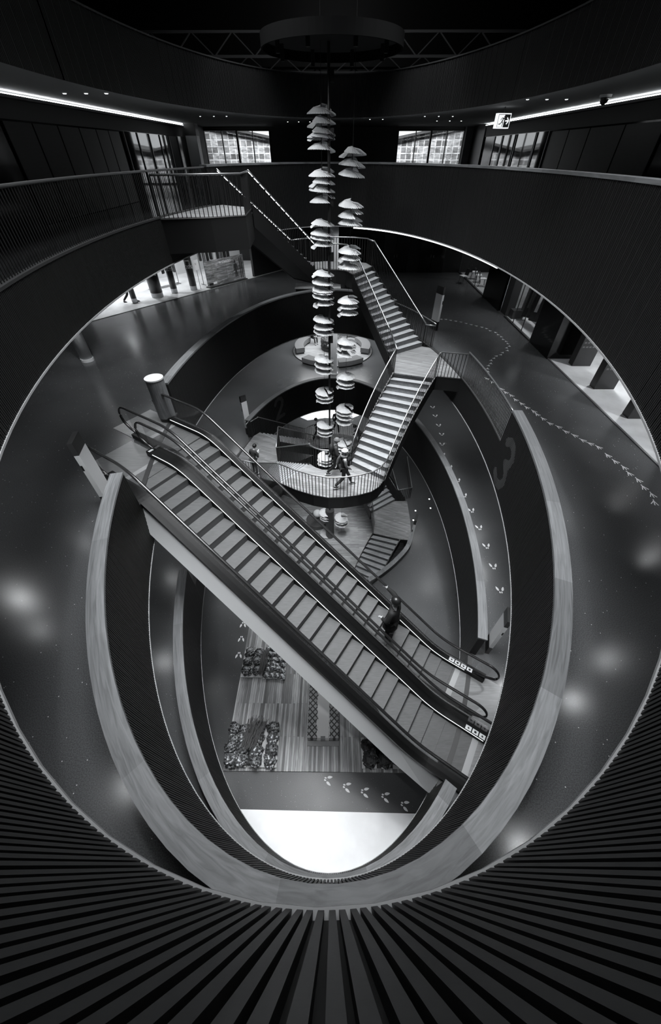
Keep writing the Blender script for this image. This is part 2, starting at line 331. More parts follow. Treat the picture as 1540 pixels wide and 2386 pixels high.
for a, b in zip(pit_hole, pit_hole[1:]+pit_hole[:1]): mb.poly([(a[0],a[1],-2.6),(b[0],b[1],-2.6),(b[0],b[1],-0.001),(a[0],a[1],-0.001)])
tag(mb.build('trim_1', M['charcoal']), kind='structure')
# upper outer walls (roof space and level four)
wallbox('wall_far_upper', X0-0.3, X1+0.3, 34.5, 34.8, 17.7, 24, M['black'])
wallbox('wall_left_upper', X0-0.3, X0, Y0, Y1, 14.9, 24, M['black'])
wallbox('wall_right_upper', X1, X1+0.3, Y0, Y1, 14.9, 24, M['black'])
# ------------------------------------------------------------------ the four slatted bands round the opening
def slat_band(mb, back, t0, t1, z0, z1, pitch=0.0505, wd=0.030, dp=0.035):
    for t in ring_range(t0, t1, pitch):
        p = ring(t, 0.0); q = ring(t, dp); nx, ny = (q[0]-p[0])/dp, (q[1]-p[1])/dp; tx, ty = -ny*wd/2, nx*wd/2
        mb.prism([(p[0]-tx, p[1]-ty), (p[0]+tx, p[1]+ty), (q[0]+tx, q[1]+ty), (q[0]-tx, q[1]-ty)][::-1], z0, z1)
    a = ring_range(t0, t1, 0.3)
    if a[-1] < t1: a.append(t1)
    for u, v in zip(a, a[1:]):
        p, q = ring(u, dp), ring(v, dp); p2, q2 = ring(u, 0.22), ring(v, 0.22)
        back.prism([(p[0],p[1]),(p2[0],p2[1]),(q2[0],q2[1]),(q[0],q[1])], z0+0.03, z1)
    return a
def cap_band(mb, a, z0, z1, i, o, seg=2.3):   # a wood rail in long boards
    n = len(a); per = max(1, int(seg/0.3))
    for s in range(0, n-1, per):
        e = min(n-1, s+per); k = len(mb.v)
        for t in a[s:e+1]:
            for off, z in ((i, z0), (o, z0), (o, z1), (i, z1)): p = ring(t, off); mb.v.append((p[0], p[1], z))
        m = e-s+1
        for j in range(m-1):
            for c in range(4): mb.f.append((k+j*4+c, k+j*4+(c+1) % 4, k+(j+1)*4+(c+1) % 4, k+(j+1)*4+c))
        mb.f.append((k+3, k+2, k+1, k)); mb.f.append((k+(m-1)*4, k+(m-1)*4+1, k+(m-1)*4+2, k+(m-1)*4+3))
GL = {'2': [(-.32,.32),(-.22,.48),(0,.56),(.22,.48),(.32,.3),(.26,.08),(.05,-.18),(-.2,-.42),(-.3,-.56),(.34,-.56)],
      '3': [(-.3,.44),(-.1,.56),(.14,.54),(.3,.36),(.24,.14),(.02,.04),(.26,-.06),(.34,-.28),(.2,-.5),(-.06,-.58),(-.32,-.46)]}
def glyph_on_slats(ch, th0, zc, size, parent):
    pts = [(x*size, y*size) for x, y in GL[ch]]; mb = MB(); wdt = 0.11*size
    def dist(x, y):
        best = 9
        for (ax, ay), (bx, by) in zip(pts, pts[1:]):
            l2 = (bx-ax)**2+(by-ay)**2; t = max(0, min(1, ((x-ax)*(bx-ax)+(y-ay)*(by-ay))/l2)); best = min(best, math.hypot(x-ax-t*(bx-ax), y-ay-t*(by-ay)))
        return best
    for t in ring_range(-180, 180, 0.0505):
        c = ring(th0, 0); p = ring(t, 0); 
        if math.hypot(p[0]-c[0], p[1]-c[1]) > size: continue
        sgn = -1 if (t-th0) > 0 else 1
        u = sgn*math.hypot(p[0]-c[0], p[1]-c[1]); q = ring(t, -0.003); nx, ny = (p[0]-q[0])/0.003, (p[1]-q[1])/0.003
        tx, ty = -ny*0.0145, nx*0.0145; zz = -0.8*size; run = None
        while zz < 0.8*size:
            ins = dist(u, zz) < wdt
            if ins and run is None: run = zz
            if (not ins) and run is not None:
                mb.prism([(q[0]-tx, q[1]-ty), (q[0]+tx, q[1]+ty), (p[0]+tx, p[1]+ty), (p[0]-tx, p[1]-ty)][::-1], zc+run, zc+zz); run = None
            zz += 0.02
    mb.build('level_number', M['number'], parent)
def parapet(lv, zf, label, solid, guards, num=None):
    """slatted parapet: solid = angle ranges with full height, guards = ranges that stop at floor level"""
    t = thing('slatted_balustrade', label, 'balustrade')
    sl = MB(); bk = MB(); cap = MB(); lg = MB(); curb = MB()
    for a0, a1 in solid:
        cap = MB(); a = slat_band(sl, bk, a0, a1, zf, lv+1.04); cap_band(cap, a, lv+1.04, lv+1.10, -0.01, 0.27); ring_uv(cap.build('top_rail', M['oak'], t))
    for a0, a1 in guards:
        curb = MB(); a = slat_band(sl, bk, a0, a1, zf, lv-0.01); cap_band(curb, a, lv-0.01, lv+0.03, -0.01, 0.12); curb.build('kerb', M['charcoal'], t)
    full = [i*3 for i in range(121)]
    cap_band(lg, full, zf-0.03, zf, -0.008, 0.24)
    sl.build('slats', M['slat'], t); bk.build('backing_panel', M['slat_dark'], t)
    lg.build('lower_ledge', M['ledge'], t)
    if num: glyph_on_slats(*num, t)
    return t
B_END = 146.19; B_CUR = 165.46
parapet(15.0, 13.85, 'black slatted oval balustrade of the top gallery, its battens fanning out across the bottom', [(-140, B_END)], [(B_END, 220)])
C_G0, C_G1 = -8.36, 14.44; C_H0, C_H1 = 31.85, 55.0
C_L0, C_L1 = 180.0, -155.91+360
parapet(10.0, 8.85, 'black slatted oval balustrade of level three with pale oak rail and a faint number 3', [(C_L1-360, C_G0), (C_H1, C_L0)], [(C_G0, C_H1), (C_L0, C_L1)], ('3', -12.77, 9.75, 1.25))
D_A, D_B, D_C, D_D = -33.48, -59.2, 147.54, -160.42
parapet(5.0, 3.85, 'black slatted oval balustrade of level two with oak rail and a faint number 2', [(D_D, D_B), (D_A, D_C)], [(D_B, D_A), (D_C, D_D+360)], ('2', 127.77, 5.25, 1.1))
t = thing('slatted_fascia_band', 'black slatted oval band below the roof, topmost ring', 'wall panel')
sl = MB(); bk = MB(); a = slat_band(sl, bk, -180, 180, 17.42, 18.58); sl.build('slats', M['slat'], t); bk.build('backing_panel', M['slat_dark'], t)
cp = MB(); cap_band(cp, [i*3 for i in range(121)], 18.58, 18.61, -0.01, 0.24); cp.build('top_trim', M['charcoal'], t)

# ------------------------------------------------------------------ setting of level four (top gallery)
for i, sx in ((2, -1), (3, 1)):
    x = 7.9*sx
    mb = MB(); mb.box(min(x, x+0.2*sx), max(x, x+0.2*sx), 2, 27.4, 16.97, 17.43)
    tag(mb.build('trim_%d' % i, M['charcoal']), kind='structure')
    wallbox('wall_%s_gallery' % ('left' if sx < 0 else 'right'), min(x+0.02*sx, x+0.2*sx), max(x+0.02*sx, x+0.2*sx), 2, 27.4, 15.0, 16.97, M['wall_glossy'])
wallbox('wall_far_gallery', -8.3, -7.6, 27.4, 30.2, 15, 17.43, M['wall_grey']); wallbox('wall_far_gallery', 7.45, 7.85, 29.6, 30.2, 15, 17.43, M['wall_grey']); wallbox('wall_far_gallery', 7.85, 8.3, 27.4, 30.2, 15, 17.43, M['wall_dark'])
wallbox('wall_far_gallery', -3.8, 3.65, 30.0, 30.2, 15, 17.43, M['wall_dark'])
wallbox('wall_far_gallery', -7.6, -3.8, 30.0, 30.2, 17.33, 17.43, M['wall_dark']); wallbox('wall_far_gallery', 3.65, 7.45, 30.0, 30.2, 17.33, 17.43, M['wall_dark'])
for n, (x0, x1) in enumerate(((-7.6, -3.8), (3.65, 7.45))):
    wn = thing('window_%d' % (n+1), None, None); wn['kind'] = 'structure'
    fr = MB(); fr.box(x0, x1, 30.0, 30.12, 15.0, 15.06); fr.box(x0, x1, 30.0, 30.12, 17.27, 17.33)
    for f, wd in ((0, .06), (0.27, .04), (0.5, .1), (0.74, .04), (1, .06)):
        xx = x0+(x1-x0)*f; fr.box(xx-wd/2, xx+wd/2, 29.98, 30.14, 15.06, 17.27)
    fr.build('window_frame', M['black'], wn)
    g = MB(); g.box(x0, x1, 30.05, 30.07, 15.06, 17.27); g.build('pane', M['glass_dark'], wn)
# the building across the street, seen through the windows
t = thing('office_building', 'pale gridded building outside, seen through the two far gallery windows', 'building', (0, 0, 0))
for sx in (-1, 1):
    mb = MB(); mb.poly([(14*sx, 40, -3), (0, 43, -3), (0, 43, 16.5), (14*sx, 40, 18.6)][::-sx]); mb.poly([(14*sx, 40, -3), (14*sx, 40, 18.6), (14*sx, 47, 18.6), (14*sx, 47, -3)]); mb.build('facade', M['facade'], t)
    mb = MB(); mb.hexa([(14*sx, 39.7, 18.5), (0, 42.7, 16.4), (0, 47, 16.4), (14*sx, 47, 18.5)], [(14*sx, 39.7, 18.65), (0, 42.7, 16.55), (0, 47, 16.55), (14*sx, 47, 18.65)]); mb.build('roof_edge', M['charcoal'], t)
# cove lights along both galleries
for sx, w_ in ((-1, 'left'), (1, 'right')):
    t = thing('cove_light', 'long straight strip of cove light at the %s gallery wall under the ceiling' % w_, 'light')
    mb = MB(); mb.box(min(7.72*sx, 7.84*sx), max(7.72*sx, 7.84*sx), 3, 27.0, 17.365, 17.385); mb.build('diffuser', M['led_cove'], t)
    mb = MB(); mb.box(min(7.70*sx, 7.9*sx), max(7.70*sx, 7.9*sx), 3, 27.0, 17.31, 17.365); mb.build('housing', M['charcoal'], t)
    # door leaves and joints of the dark gallery wall
for sx, wd in ((-1, 'left'), (1, 'right')):
    ys = [12.4, 13.6, 14.8, 16.0, 17.1, 18.0, 18.9] if sx < 0 else [12.6, 14.3, 16.2, 17.6, 19.0]
    for k in range(len(ys)-1):
        mb = MB(); x = 7.9*sx; mb.box(min(x, x-0.03*sx), max(x, x-0.03*sx), ys[k]+0.03, ys[k+1]-0.03, 15.02, 16.93)
        tag(mb.build('wall_panel', M['wall_dark']), '%s dark tall panel on the %s gallery wall, counted from the near end' % (['first','second','third','fourth','fifth','sixth'][k], wd), 'wall panel', 'dark panels of the %s gallery wall' % wd)
    for k, (y0, y1) in enumerate(((19.2, 25.6),) if sx < 0 else ((19.1, 20.2), (20.3, 22.4), (22.6, 24.2), (24.3, 25.4))):
        t = thing('glazed_panel', ('wide reflecting glass shopfront on the left gallery wall' if sx < 0 else '%s tall glass leaf on the right gallery wall beneath the exit sign side' % ['nearest','second nearest','third nearest','farthest'][k]), 'glass panel')
        mb = MB(); x = 7.9*sx
        n = 5 if sx < 0 else 1
        for j in range(n+1):
            mb = MB(); yy = y0+(y1-y0)*j/n; mb.box(min(x, x-0.07*sx), max(x, x-0.07*sx), yy-0.03, yy+0.03, 15.0, 16.95); mb.build('mullion', M['metal_dark'], t)
        mb = MB(); mb.box(min(x-0.02*sx, x-0.04*sx), max(x-0.02*sx, x-0.04*sx), y0, y1, 15.0, 16.95); mb.build('pane', mat('mirror_glass', 0.02, 0.04, spec=1.0, coat=1.0), t)
# white column with black head in the far left corner, dark one behind the cable
t = thing('square_column', 'pale square column with a black head at the far left corner of the top gallery', 'column', (-7.35, 26.6, 15))
mb = MB(); mb.box(-.28,.28,-.28,.28,.0,2.0); mb.build('shaft', M['signgrey'], t)
mb = MB(); mb.box(-.285,.285,-.285,.285,2.0,2.43); mb.build('head', M['black'], t)
for z, h, m, l in ((15, 2.43, 'charcoal', 'dark grey square column behind the cable on the top gallery'), (10, 3.87, 'white', 'white fluted square column behind the cable on level three'), (5, 3.87, 'white', 'white fluted square column in front of the round seating on level two')):
    t = thing('square_column', l, 'column', (0.0, 25.6, z)); mb = MB()
    mb.box(-.24,.24,-.2,.2,0,h); mb.build('shaft', M[m], t)
    mb = MB()
    for xx in (-.22,-.1,.02,.14): mb.box(xx, xx+.08, -.235, -.2, 0.3 if z < 15 else 0, h)
    mb.build('flutes', M[m], t)
    if z < 15:
        mb = MB(); mb.cyl((0,0), .3, 0, .06, 24); mb.build('base_ring', M['white'], t)
# exit sign
t = thing('exit_sign', 'lit running man exit sign with right arrow hanging in the right top gallery', 'sign', (6.028,18.926,17.0))
P0 = Vector((5.45,17.294,17.12))
t.location = P0; t.rotation_euler = (0, 0, 0.25); t.scale = (.56,.56,.6)
mb = MB(); mb.box(-.42,.42,-.14,.14,-.28,.28); mb.build('sign_box', mat('sign_frame', 0.8, 0.5, emit=0.9), t)
for sg in (0,):
    mb = MB(); mb.box(-.38,.38,-.145,-.142,-.24,.24); mb.build('sign_face', mat('sign_face_dark', 0.05, 0.5), t)
    mb = MB(); mb.box(-.36,.02,-.15,-.147,-.23,.22); mb.build('door_symbol', mat('sign_white', 0.8, 0.5, emit=0.9), t)
    mb = MB(); mb.sphere((.02,-.155,.15),.04,.006,.04); 
    for a, b, w_ in (((-.02,.11),(-.10,-.02),.055),((-.10,-.02),(-.03,-.10),.04),((-.03,-.10),(-.06,-.21),.035),((-.10,-.02),(-.2,-.12),.04),((-.2,-.12),(-.3,-.12),.035),((-.02,.1),(.08,.04),.03),((-.03,.1),(-.15,.1),.03),((-.15,.1),(-.2,.02),.028)):
        mb.bar((a[0],-.155,a[1]),(b[0],-.155,b[1]),w_,.008,(0,1,0))
    mb.build('running_man', mat('sign_face_dark', 0.05, 0.5), t)
    mb = MB(); mb.bar((.1,-.15,-.0),(.3,-.15,0),.05,.008,(0,1,0)); mb.bar((.2,-.15,.12),(.32,-.15,0),.05,.008,(0,1,0)); mb.bar((.2,-.15,-.12),(.32,-.15,0),.05,.008,(0,1,0)); mb.build('arrow', mat('sign_white', 0.8, 0.5, emit=0.9), t)
mb = MB(); mb.bar((0,0,.28),(0,0,.52),.05,.05); mb.build('hanger', M['black'], t)
# dome camera on the ceiling
t = thing('dome_camera', 'dome security camera on the ceiling beside the right cove light', 'security camera', (6.85, 13.9, 17.43))
mb = MB(); mb.cyl((0,0), .14, -.05, 0); mb.build('base', M['white'], t)
mb = MB(); mb.sphere((0,0,-.07), .1,.1,.11); mb.build('dome', M['rubber'], t, True)
# ceiling downlights of the top gallery
def downlight(x, y, z, r, m, label, group, lit=0):
    t = thing('downlight', label, 'light', (x, y, z), group=group)
    mb = MB(); mb.cyl((0,0), r*1.35, -.012, 0, 20); mb.build('rim', M['white'] if z > 15 else M['charcoal'], t)
    mb = MB(); mb.cyl((0,0), r, -.02, -.012, 20); mb.build('lens', M[m], t)
    if lit: aimed_spot((x, y, z-.03), lit, (x, y, 0), 110, 0.09).parent = None
for i, (x, y) in enumerate([(-6.65,13.4),(-6.12,13.4),(-5.62,13.4)]): downlight(x, y, 17.43, .04, 'spot_dim', 'small round downlight in the row of three over the left gallery', 'left gallery downlights')
for i, (x, y) in enumerate([(-5.42,21.3),(-4.87,21.3),(-4.36,21.3)]): downlight(x, y, 17.43, .026, 'spot_dim', 'small downlight in the row of three before the far left window', 'downlights before the left window')
for x, y in [(5.25,14.9),(5.78,14.9),(6.31,14.9)]: downlight(x, y, 17.43, .035, 'spot_dim', 'small downlight in the row of three over the right gallery', 'right gallery downlights')
for x, y in [(3.6,21.4),(4.16,21.4),(4.72,21.4),(4.69,24.4),(5.28,24.4),(5.81,24.4)]: downlight(x, y, 17.43, .026, 'spot_dim', 'small downlight in the two short rows before the far right window', 'downlights before the right window')
for x, y in [(-2.25,25),(-1.73,25),(-1.2,25),(-.67,25),(1.52,23.2),(2.08,23.2)]: downlight(x, y, 17.43, .026, 'spot_dim', 'small downlight over the middle of the far top gallery', 'downlights over the middle of the far gallery')
for x, y in [(6.34,3.12),(3.95,0.29),(-4.56,1.26),(-8.83,4.98),(-9.05,8.31),(7.83,4.21)]: downlight(x, y, 13.87, .1, 'spot', 'round downlight in the ceiling over level three near the camera side', 'level three ceiling downlights', 60)
for x, y in [(-7.98,10.15),(-7.08,6.02),(-6.91,9.07),(8.02,12.97)]: downlight(x, y, 8.87, .1, 'spot', 'round downlight in the ceiling over level two', 'level two ceiling downlights', 60)
for x, y in [(-6.2,6.5),(-6.4,11.5),(6.2,8),(6.6,14),(5.6,20)]: downlight(x, y, 3.87, .1, 'spot', 'round downlight in the ceiling over level one', 'level one ceiling downlights', 45)
# curved LED under the top ring, right side
t = thing('curved_strip_light', 'curved strip of white light under the rim of the top ring, right of the cable', 'light')
a0, a1 = 13.3, 79.64; pts = [ring(a0+(a1-a0)*i/40, 0.10, 13.78) for i in range(41)]
mb = MB(); mb.tube(pts, .026, 6); mb.build('diffuser', mat('led_rim', 0.9, 0.5, emit=3.0), t)
mb = MB(); mb.tube([ring(a0+(a1-a0)*i/40, 0.16, 13.81) for i in range(41)], .05, 6); mb.build('housing', M['signgrey'], t)
# roof: drum fixture, trusses, pole
t = thing('drum_fixture', 'large dark round drum hung under the roof around the cable', 'fixture', (-.1, 16.4, 18.43))
mb = MB(); n = 64
for i in range(n):
    a, b = 2*PI*i/n, 2*PI*(i+1)/n
    for r0, r1, z0, z1 in ((1.95,2.0,0,.27),):
        q = lambda r, an, z: (r*math.cos(an), r*math.sin(an), z)
        mb.hexa([q(r0,a,z0),q(r1,a,z0),q(r1,b,z0),q(r0,b,z0)], [q(r0,a,z1),q(r1,a,z1),q(r1,b,z1),q(r0,b,z1)])
mb.build('rim', mat('drum_black', 0.004, 0.9, spec=0.05), t)
mb = MB(); mb.cyl((0,0), 1.95, .2, .23, 48); mb.build('underside', mat('drum_inner', 0.02, 0.9, spec=0.1), t)
for i in range(8):
    a = 2*PI*(i+.5)/8; mb = MB(); mb.cyl((1.6*math.cos(a), 1.6*math.sin(a)), .06, -.12, .2, 12); mb.build('spotlight', M['black'], t)
for k, (y, z, h) in enumerate(((28.5, 19.75, 0.75), (33.0, 19.7, 0.6))):
    t = thing('roof_truss', ['front','rear'][k]+' dark steel lattice truss under the roof', 'truss', (0, y, z))
    for nm, zz in (('chord', 0), ('chord', h)):
        mb = MB(); mb.bar((-13,0,zz),(13,0,zz),.08); mb.build(nm, mat('truss_steel', 0.3, 0.5), t)
    mb = MB()
    for i in range(26): mb.bar((-13+i,0,0 if i%2 else h),(-12+i,0,h if i%2 else 0),.045)
    mb.build('lacing', mat('truss_steel', 0.3, 0.5), t)
t = thing('cable_pole', 'thin black pole dropping from the roof drum through the stair well', 'pole', (-.2, 16.45, -2.6))
mb = MB(); mb.cyl((0,0), .045, 2.6, 21.2, 12); mb.build('pole', M['black'], t)
mb = MB(); mb.cyl((0,0), .29, 0, 2.6, 24); mb.build('foot_cylinder', M['charcoal'], t)
for zz in (20.6, 19.4, 17.8, 16.2, 14.9, 13.2, 10.8, 8.5, 6.4):
    mb = MB(); mb.box(.04,.16,-.05,.05,zz-.14,zz+.14); mb.build('clamp_box', M['black'], t)
# ------------------------------------------------------------------ staircase
mat('step_nosing', 0.008, 0.6)
def lerp(a, b, t): return (a[0]+(b[0]-a[0])*t, a[1]+(b[1]-a[1])*t)
def guard(parent, path, h=0.95, bright=True, spacing=0.13, led=False, name='handrail', lean=None):
    """handrail with balusters along a 3-D path of floor edge points"""
    pts = [Vector(p) for p in path]; rail = [p+Vector((0,0,h)) for p in pts]
    hr = MB(); hr.tube(rail, .026, 8); H = hr.build(name, M['metal' if bright else 'metal_dark'], parent, True)
    if led:
        lm = MB(); 
        L = 0
        for a, b in zip(rail, rail[1:]):
            n = max(1, int((b-a).length/.28))
            for k in range(n):
                p, q = a.lerp(b, (k+.08)/n), a.lerp(b, (k+.8)/n); lm.bar(p-Vector((0,0,.03)), q-Vector((0,0,.03)), .03, .02)
        lm.build('light_strip', mat('rail_led', 0.9, 0.5, emit=2.5), H)
    bm_ = MB(); bm_.box(-.006,.006,-.012,.012,-.04,h); me = bm_.mesh('baluster', M['black'])
    tot = sum((b-a).length for a, b in zip(pts, pts[1:])); n = max(1, int(tot/spacing)); acc = 0; k = 0
    spots = []
    for a, b in zip(pts, pts[1:]):
        l = (b-a).length
        while k*spacing <= acc+l and l > 0: spots.append((a.lerp(b, (k*spacing-acc)/l), math.atan2((b-a).y, (b-a).x))); k += 1
        acc += l
    for p, an in spots: inst('baluster', me, H, p, (0,0,an+PI/2))
    fl = MB(); fl.tube([p-Vector((0,0,.03)) for p in pts], .016, 6); fl.build('bottom_bar', M['black'], H)
    return H
def flight(label, ti, to, bi, bo, z0, z1, n=14, rails=(True, True), bulge=0.0, led=False, bright=True, outer_rail=True, inner_rail=True):
    t = thing('stair_flight', label, 'stairs')
    h = (z0-z1)/n
    def edge(a, b, f, s):
        p = lerp(a, b, f); dx, dy = b[0]-a[0], b[1]-a[1]; L = math.hypot(dx, dy); q = s*bulge*4*f*(1-f)
        return (p[0]+dy/L*q, p[1]-dx/L*q)
    E = lambda f: (edge(ti, bi, f, 1), edge(to, bo, f, 1))
    m = n-1
    for k in range(m):
        z = z0-(k+1)*h; a, b = E(k/m), E((k+1)/m); dx = (b[0][0]-a[0][0]+b[1][0]-a[1][0])/2; dy = (b[0][1]-a[0][1]+b[1][1]-a[1][1])/2; L = math.hypot(dx, dy); ux, uy = dx/L, dy/L
        b2 = [(q[0]+ux*.02, q[1]+uy*.02) for q in b]
        mb = MB(); mb.hexa([(*a[0],z-.04),(*b2[0],z-.04),(*b2[1],z-.04),(*a[1],z-.04)], [(*a[0],z),(*b2[0],z),(*b2[1],z),(*a[1],z)]); st = mb.build('tread', M['tread'], t)
        mb = MB(); c = [(q[0]-ux*.018, q[1]-uy*.018) for q in b2]; mb.hexa([(*c[0],z-.03),(*b2[0],z-.03),(*b2[1],z-.03),(*c[1],z-.03)], [(*c[0],z+.003),(*b2[0],z+.003),(*b2[1],z+.003),(*c[1],z+.003)]); mb.build('nosing', MATS['step_nosing'], st)
    mb = MB()
    for k in range(n):
        z = z0-k*h; a = E(k/m if k < n else 1); a2 = [(q[0]+ux*-.01, q[1]+uy*-.01) for q in a]
        mb.hexa([(*a2[0],z-h),(*a[0],z-h),(*a[1],z-h),(*a2[1],z-h)], [(*a2[0],z-.035),(*a[0],z-.035),(*a[1],z-.035),(*a2[1],z-.035)])
    mb.build('risers', M['riser'], t)
    N = 14
    for side in (0, 1):
        mb = MB(); pl = []
        for i in range(N+1):
            f = i/N; e = E(f); v = Vector((e[side][0]-e[1-side][0], e[side][1]-e[1-side][1])).normalized(); zz = z0-(z0-z1)*f
            pl.append((e[side][0]+v.x*.005, e[side][1]+v.y*.005, e[side][0]+v.x*.05, e[side][1]+v.y*.05, zz))
        for p, q in zip(pl, pl[1:]):
            mb.hexa([(p[0],p[1],p[4]-.55),(p[2],p[3],p[4]-.55),(q[2],q[3],q[4]-.55),(q[0],q[1],q[4]-.55)], [(p[0],p[1],p[4]+.03),(p[2],p[3],p[4]+.03),(q[2],q[3],q[4]+.03),(q[0],q[1],q[4]+.03)])
        mb.build('stringer', M['black'], t)
        if rails[side]: guard(t, [((p[0]+p[2])/2, (p[1]+p[3])/2, p[4]+.03) for p in pl], .95, bright, led=led)
    mb = MB()
    for i in range(N):
        a, b = E(i/N), E((i+1)/N); za, zb = z0-(z0-z1)*i/N-.53, z0-(z0-z1)*(i+1)/N-.53
        mb.hexa([(*a[0],za),(*a[1],za),(*b[1],zb),(*b[0],zb)][::-1], [(*a[0],za+.05),(*a[1],za+.05),(*b[1],zb+.05),(*b[0],zb+.05)][::-1])
    mb.build('soffit', M['charcoal'], t)
    return t
def landing(label, poly, z, guards=(), deckm='deck', fascia=True, bright=True, depth=0.58):
    t = thing('stair_landing', label, 'landing')
    mb = MB(); mb.prism(poly, z-.05, z); mb.build('deck', M[deckm], t)
    mb = MB(); c = (sum(p[0] for p in poly)/len(poly), sum(p[1] for p in poly)/len(poly)); mb.prism(poly, z-depth, z-.05); mb.build('edge_beam', M['black'], t)
    for g in guards: guard(t, [(p[0], p[1], z) for p in g], .95, bright)
    return t
back_in = [p[:2] for p in [(-0.908,19.488,12.6),(-0.436,19.664,12.6),(0.082,19.582,12.6),(0.533,19.331,12.6),(0.821,18.599,12.6)]]
back_out = [(-2.0,20.45),(-1.5,20.85),(-1.0,21.12),(-.03,21.38),(.93,21.24),(1.55,20.9),(1.78,20.2)]
near_in = [p[:2] for p in [(0.753,11.639,7.4),(0.555,11.44,7.4),(0.328,11.355,7.4),(-0.122,11.296,7.4),(-0.451,11.32,7.4),(-0.716,11.457,7.4),(-0.954,11.682,7.4)]]
near_out = [p[:2] for p in [(1.977,10.673,7.4),(1.743,10.291,7.4),(1.445,10.019,7.4),(0.95,9.823,7.4),(0.387,9.7,7.4),(-0.17,9.672,7.4),(-0.733,9.809,7.4),(-1.396,10.092,7.4),(-2.005,10.46,7.4)]]
Ci, Co_ = (-3.0,16.8), (-4.25,17.75)                 # top of the back flights at the left platform
Fi, Fo = (2.477,16.142,10.0)[:2], (4.12,17.30)           # foot of the right flights at the right platform
Gi, Go = (2.488,14.429,10.0)[:2], (4.041,13.966,10.0)[:2]    # head of the near flights
Hi, Ho = (-2.87,14.82), (-3.60,13.60)               # foot of the near flights at the left platform
flight('flight from the top gallery down to the rear landing, its handrails lit by strips', Ci, Co_, back_in[0], back_out[0], 15.0, 12.6, rails=(True, True), led=True)
landing('curved rear landing between the top gallery and level three', back_in + back_out[::-1], 12.6, [back_in, back_out])
flight('wooden flight from the rear landing down to level three, right of the cable', back_in[-1], back_out[-1], Fi, Fo, 12.6, 10.0)
rc = [ring(a, 0.06)[:2] for a in (31.9, 27, 22, 18, 14.4)]
landing('level three platform of the stairs, widest light boards at the right', [Fo, rc[0], rc[1], rc[2], rc[3], rc[4], (4.2,14.15), Go, Gi, Fi][::-1], 10.0, [[Fi, Gi], [Go, (4.2,14.15), rc[4]]])
flight('wooden flight descending from level three toward the walkers, front right', Gi, Go, near_in[0], near_out[0], 10.0, 7.4, bulge=0.12)
landing('curved front landing where the white-haired walker crosses', near_in + near_out[::-1], 7.4, [near_in, near_out])
flight('flight from the front landing down to the level two platform at the left', near_in[-1], near_out[-1], Hi, Ho, 7.4, 5.0, rails=(True, True))
def rr(a, off=0.06): return ring(a, off)[:2]
landing('left platform of level two with the man on his phone', [rr(165), Ho, Hi, Ci, Co_, rr(147.5), rr(151), rr(155), rr(160)], 5.0, [[Ho, rr(165)], [Hi, Ci], [Co_, rr(147.5)]])
landing('bridge platform of the top gallery at the upper left', [rr(166), (-3.84,14.2), (-2.85,14.75), Ci, Co_, rr(147), rr(151), rr(156), rr(161)], 15.0, [[rr(166, 0.0), (-3.84,14.2), (-2.85,14.75), Ci]], bright=False, depth=0.9)
flight('lower rear flight from level two down to the lower rear landing', Ci, Co_, back_in[0], back_out[0], 5.0, 2.6, rails=(True, True), bright=False)
landing('lower curved rear landing with three people in black', back_in + back_out[::-1], 2.6, [back_in, back_out], bright=False)
flight('lower right flight from the lower rear landing to level one', back_in[-1], back_out[-1], Fi, Fo, 2.6, 0.0, bright=False)
landing('level one platform of the stairs beside the sunken hall', [Fo, (4.95,17.3), (4.9,15.5), (4.72,13.9), Go, Gi, Fi][::-1], 0.004, [[Fi, Gi]], bright=False, depth=0.3)
t = flight('lowest flight from level one down to the sunken boarded hall', Gi, Go, near_in[0], near_out[0], 0.0, -2.6, bulge=0.12, rails=(False, False))
# solid wooden parapet beside the lowest flight, and the loop of railing at level one
pp = smooth_path([(4.72,14.1,.42),(4.28,13.0,.42),(3.4,11.95,.42),(2.5,11.15,.42),(1.9,10.75,.42)], 6)
t = thing('stair_parapet', 'solid curved parapet with pale wood cap beside the lowest flight', 'parapet')
mb = MB(); mc = MB()
for a, b in zip(pp, pp[1:]):
    d = (b-a).normalized(); nx, ny = -d.y, d.x
    for mm, w_, z0, z1 in ((mb, .07, -2.6, .40), (mc, .12, .40, .46)):
        mm.hexa([(a.x-nx*w_,a.y-ny*w_,z0),(b.x-nx*w_,b.y-ny*w_,z0),(b.x+nx*w_,b.y+ny*w_,z0),(a.x+nx*w_,a.y+ny*w_,z0)], [(a.x-nx*w_,a.y-ny*w_,z1),(b.x-nx*w_,b.y-ny*w_,z1),(b.x+nx*w_,b.y+ny*w_,z1),(a.x+nx*w_,a.y+ny*w_,z1)])
mb.build('panel', M['charcoal'], t); ring_uv(mc.build('wood_cap', M['oak'], t))
U1 = [(5.35,20.968,0.95),(5.179,17.599,0.95),(4.247,17.339,0.95),(4.109,19.57,0.95)]
t = thing('loop_railing', 'U-shaped railing around the gap beside the level one stair foot', 'railing'); guard(t, [(p[0],p[1],0) for p in U1], .95)
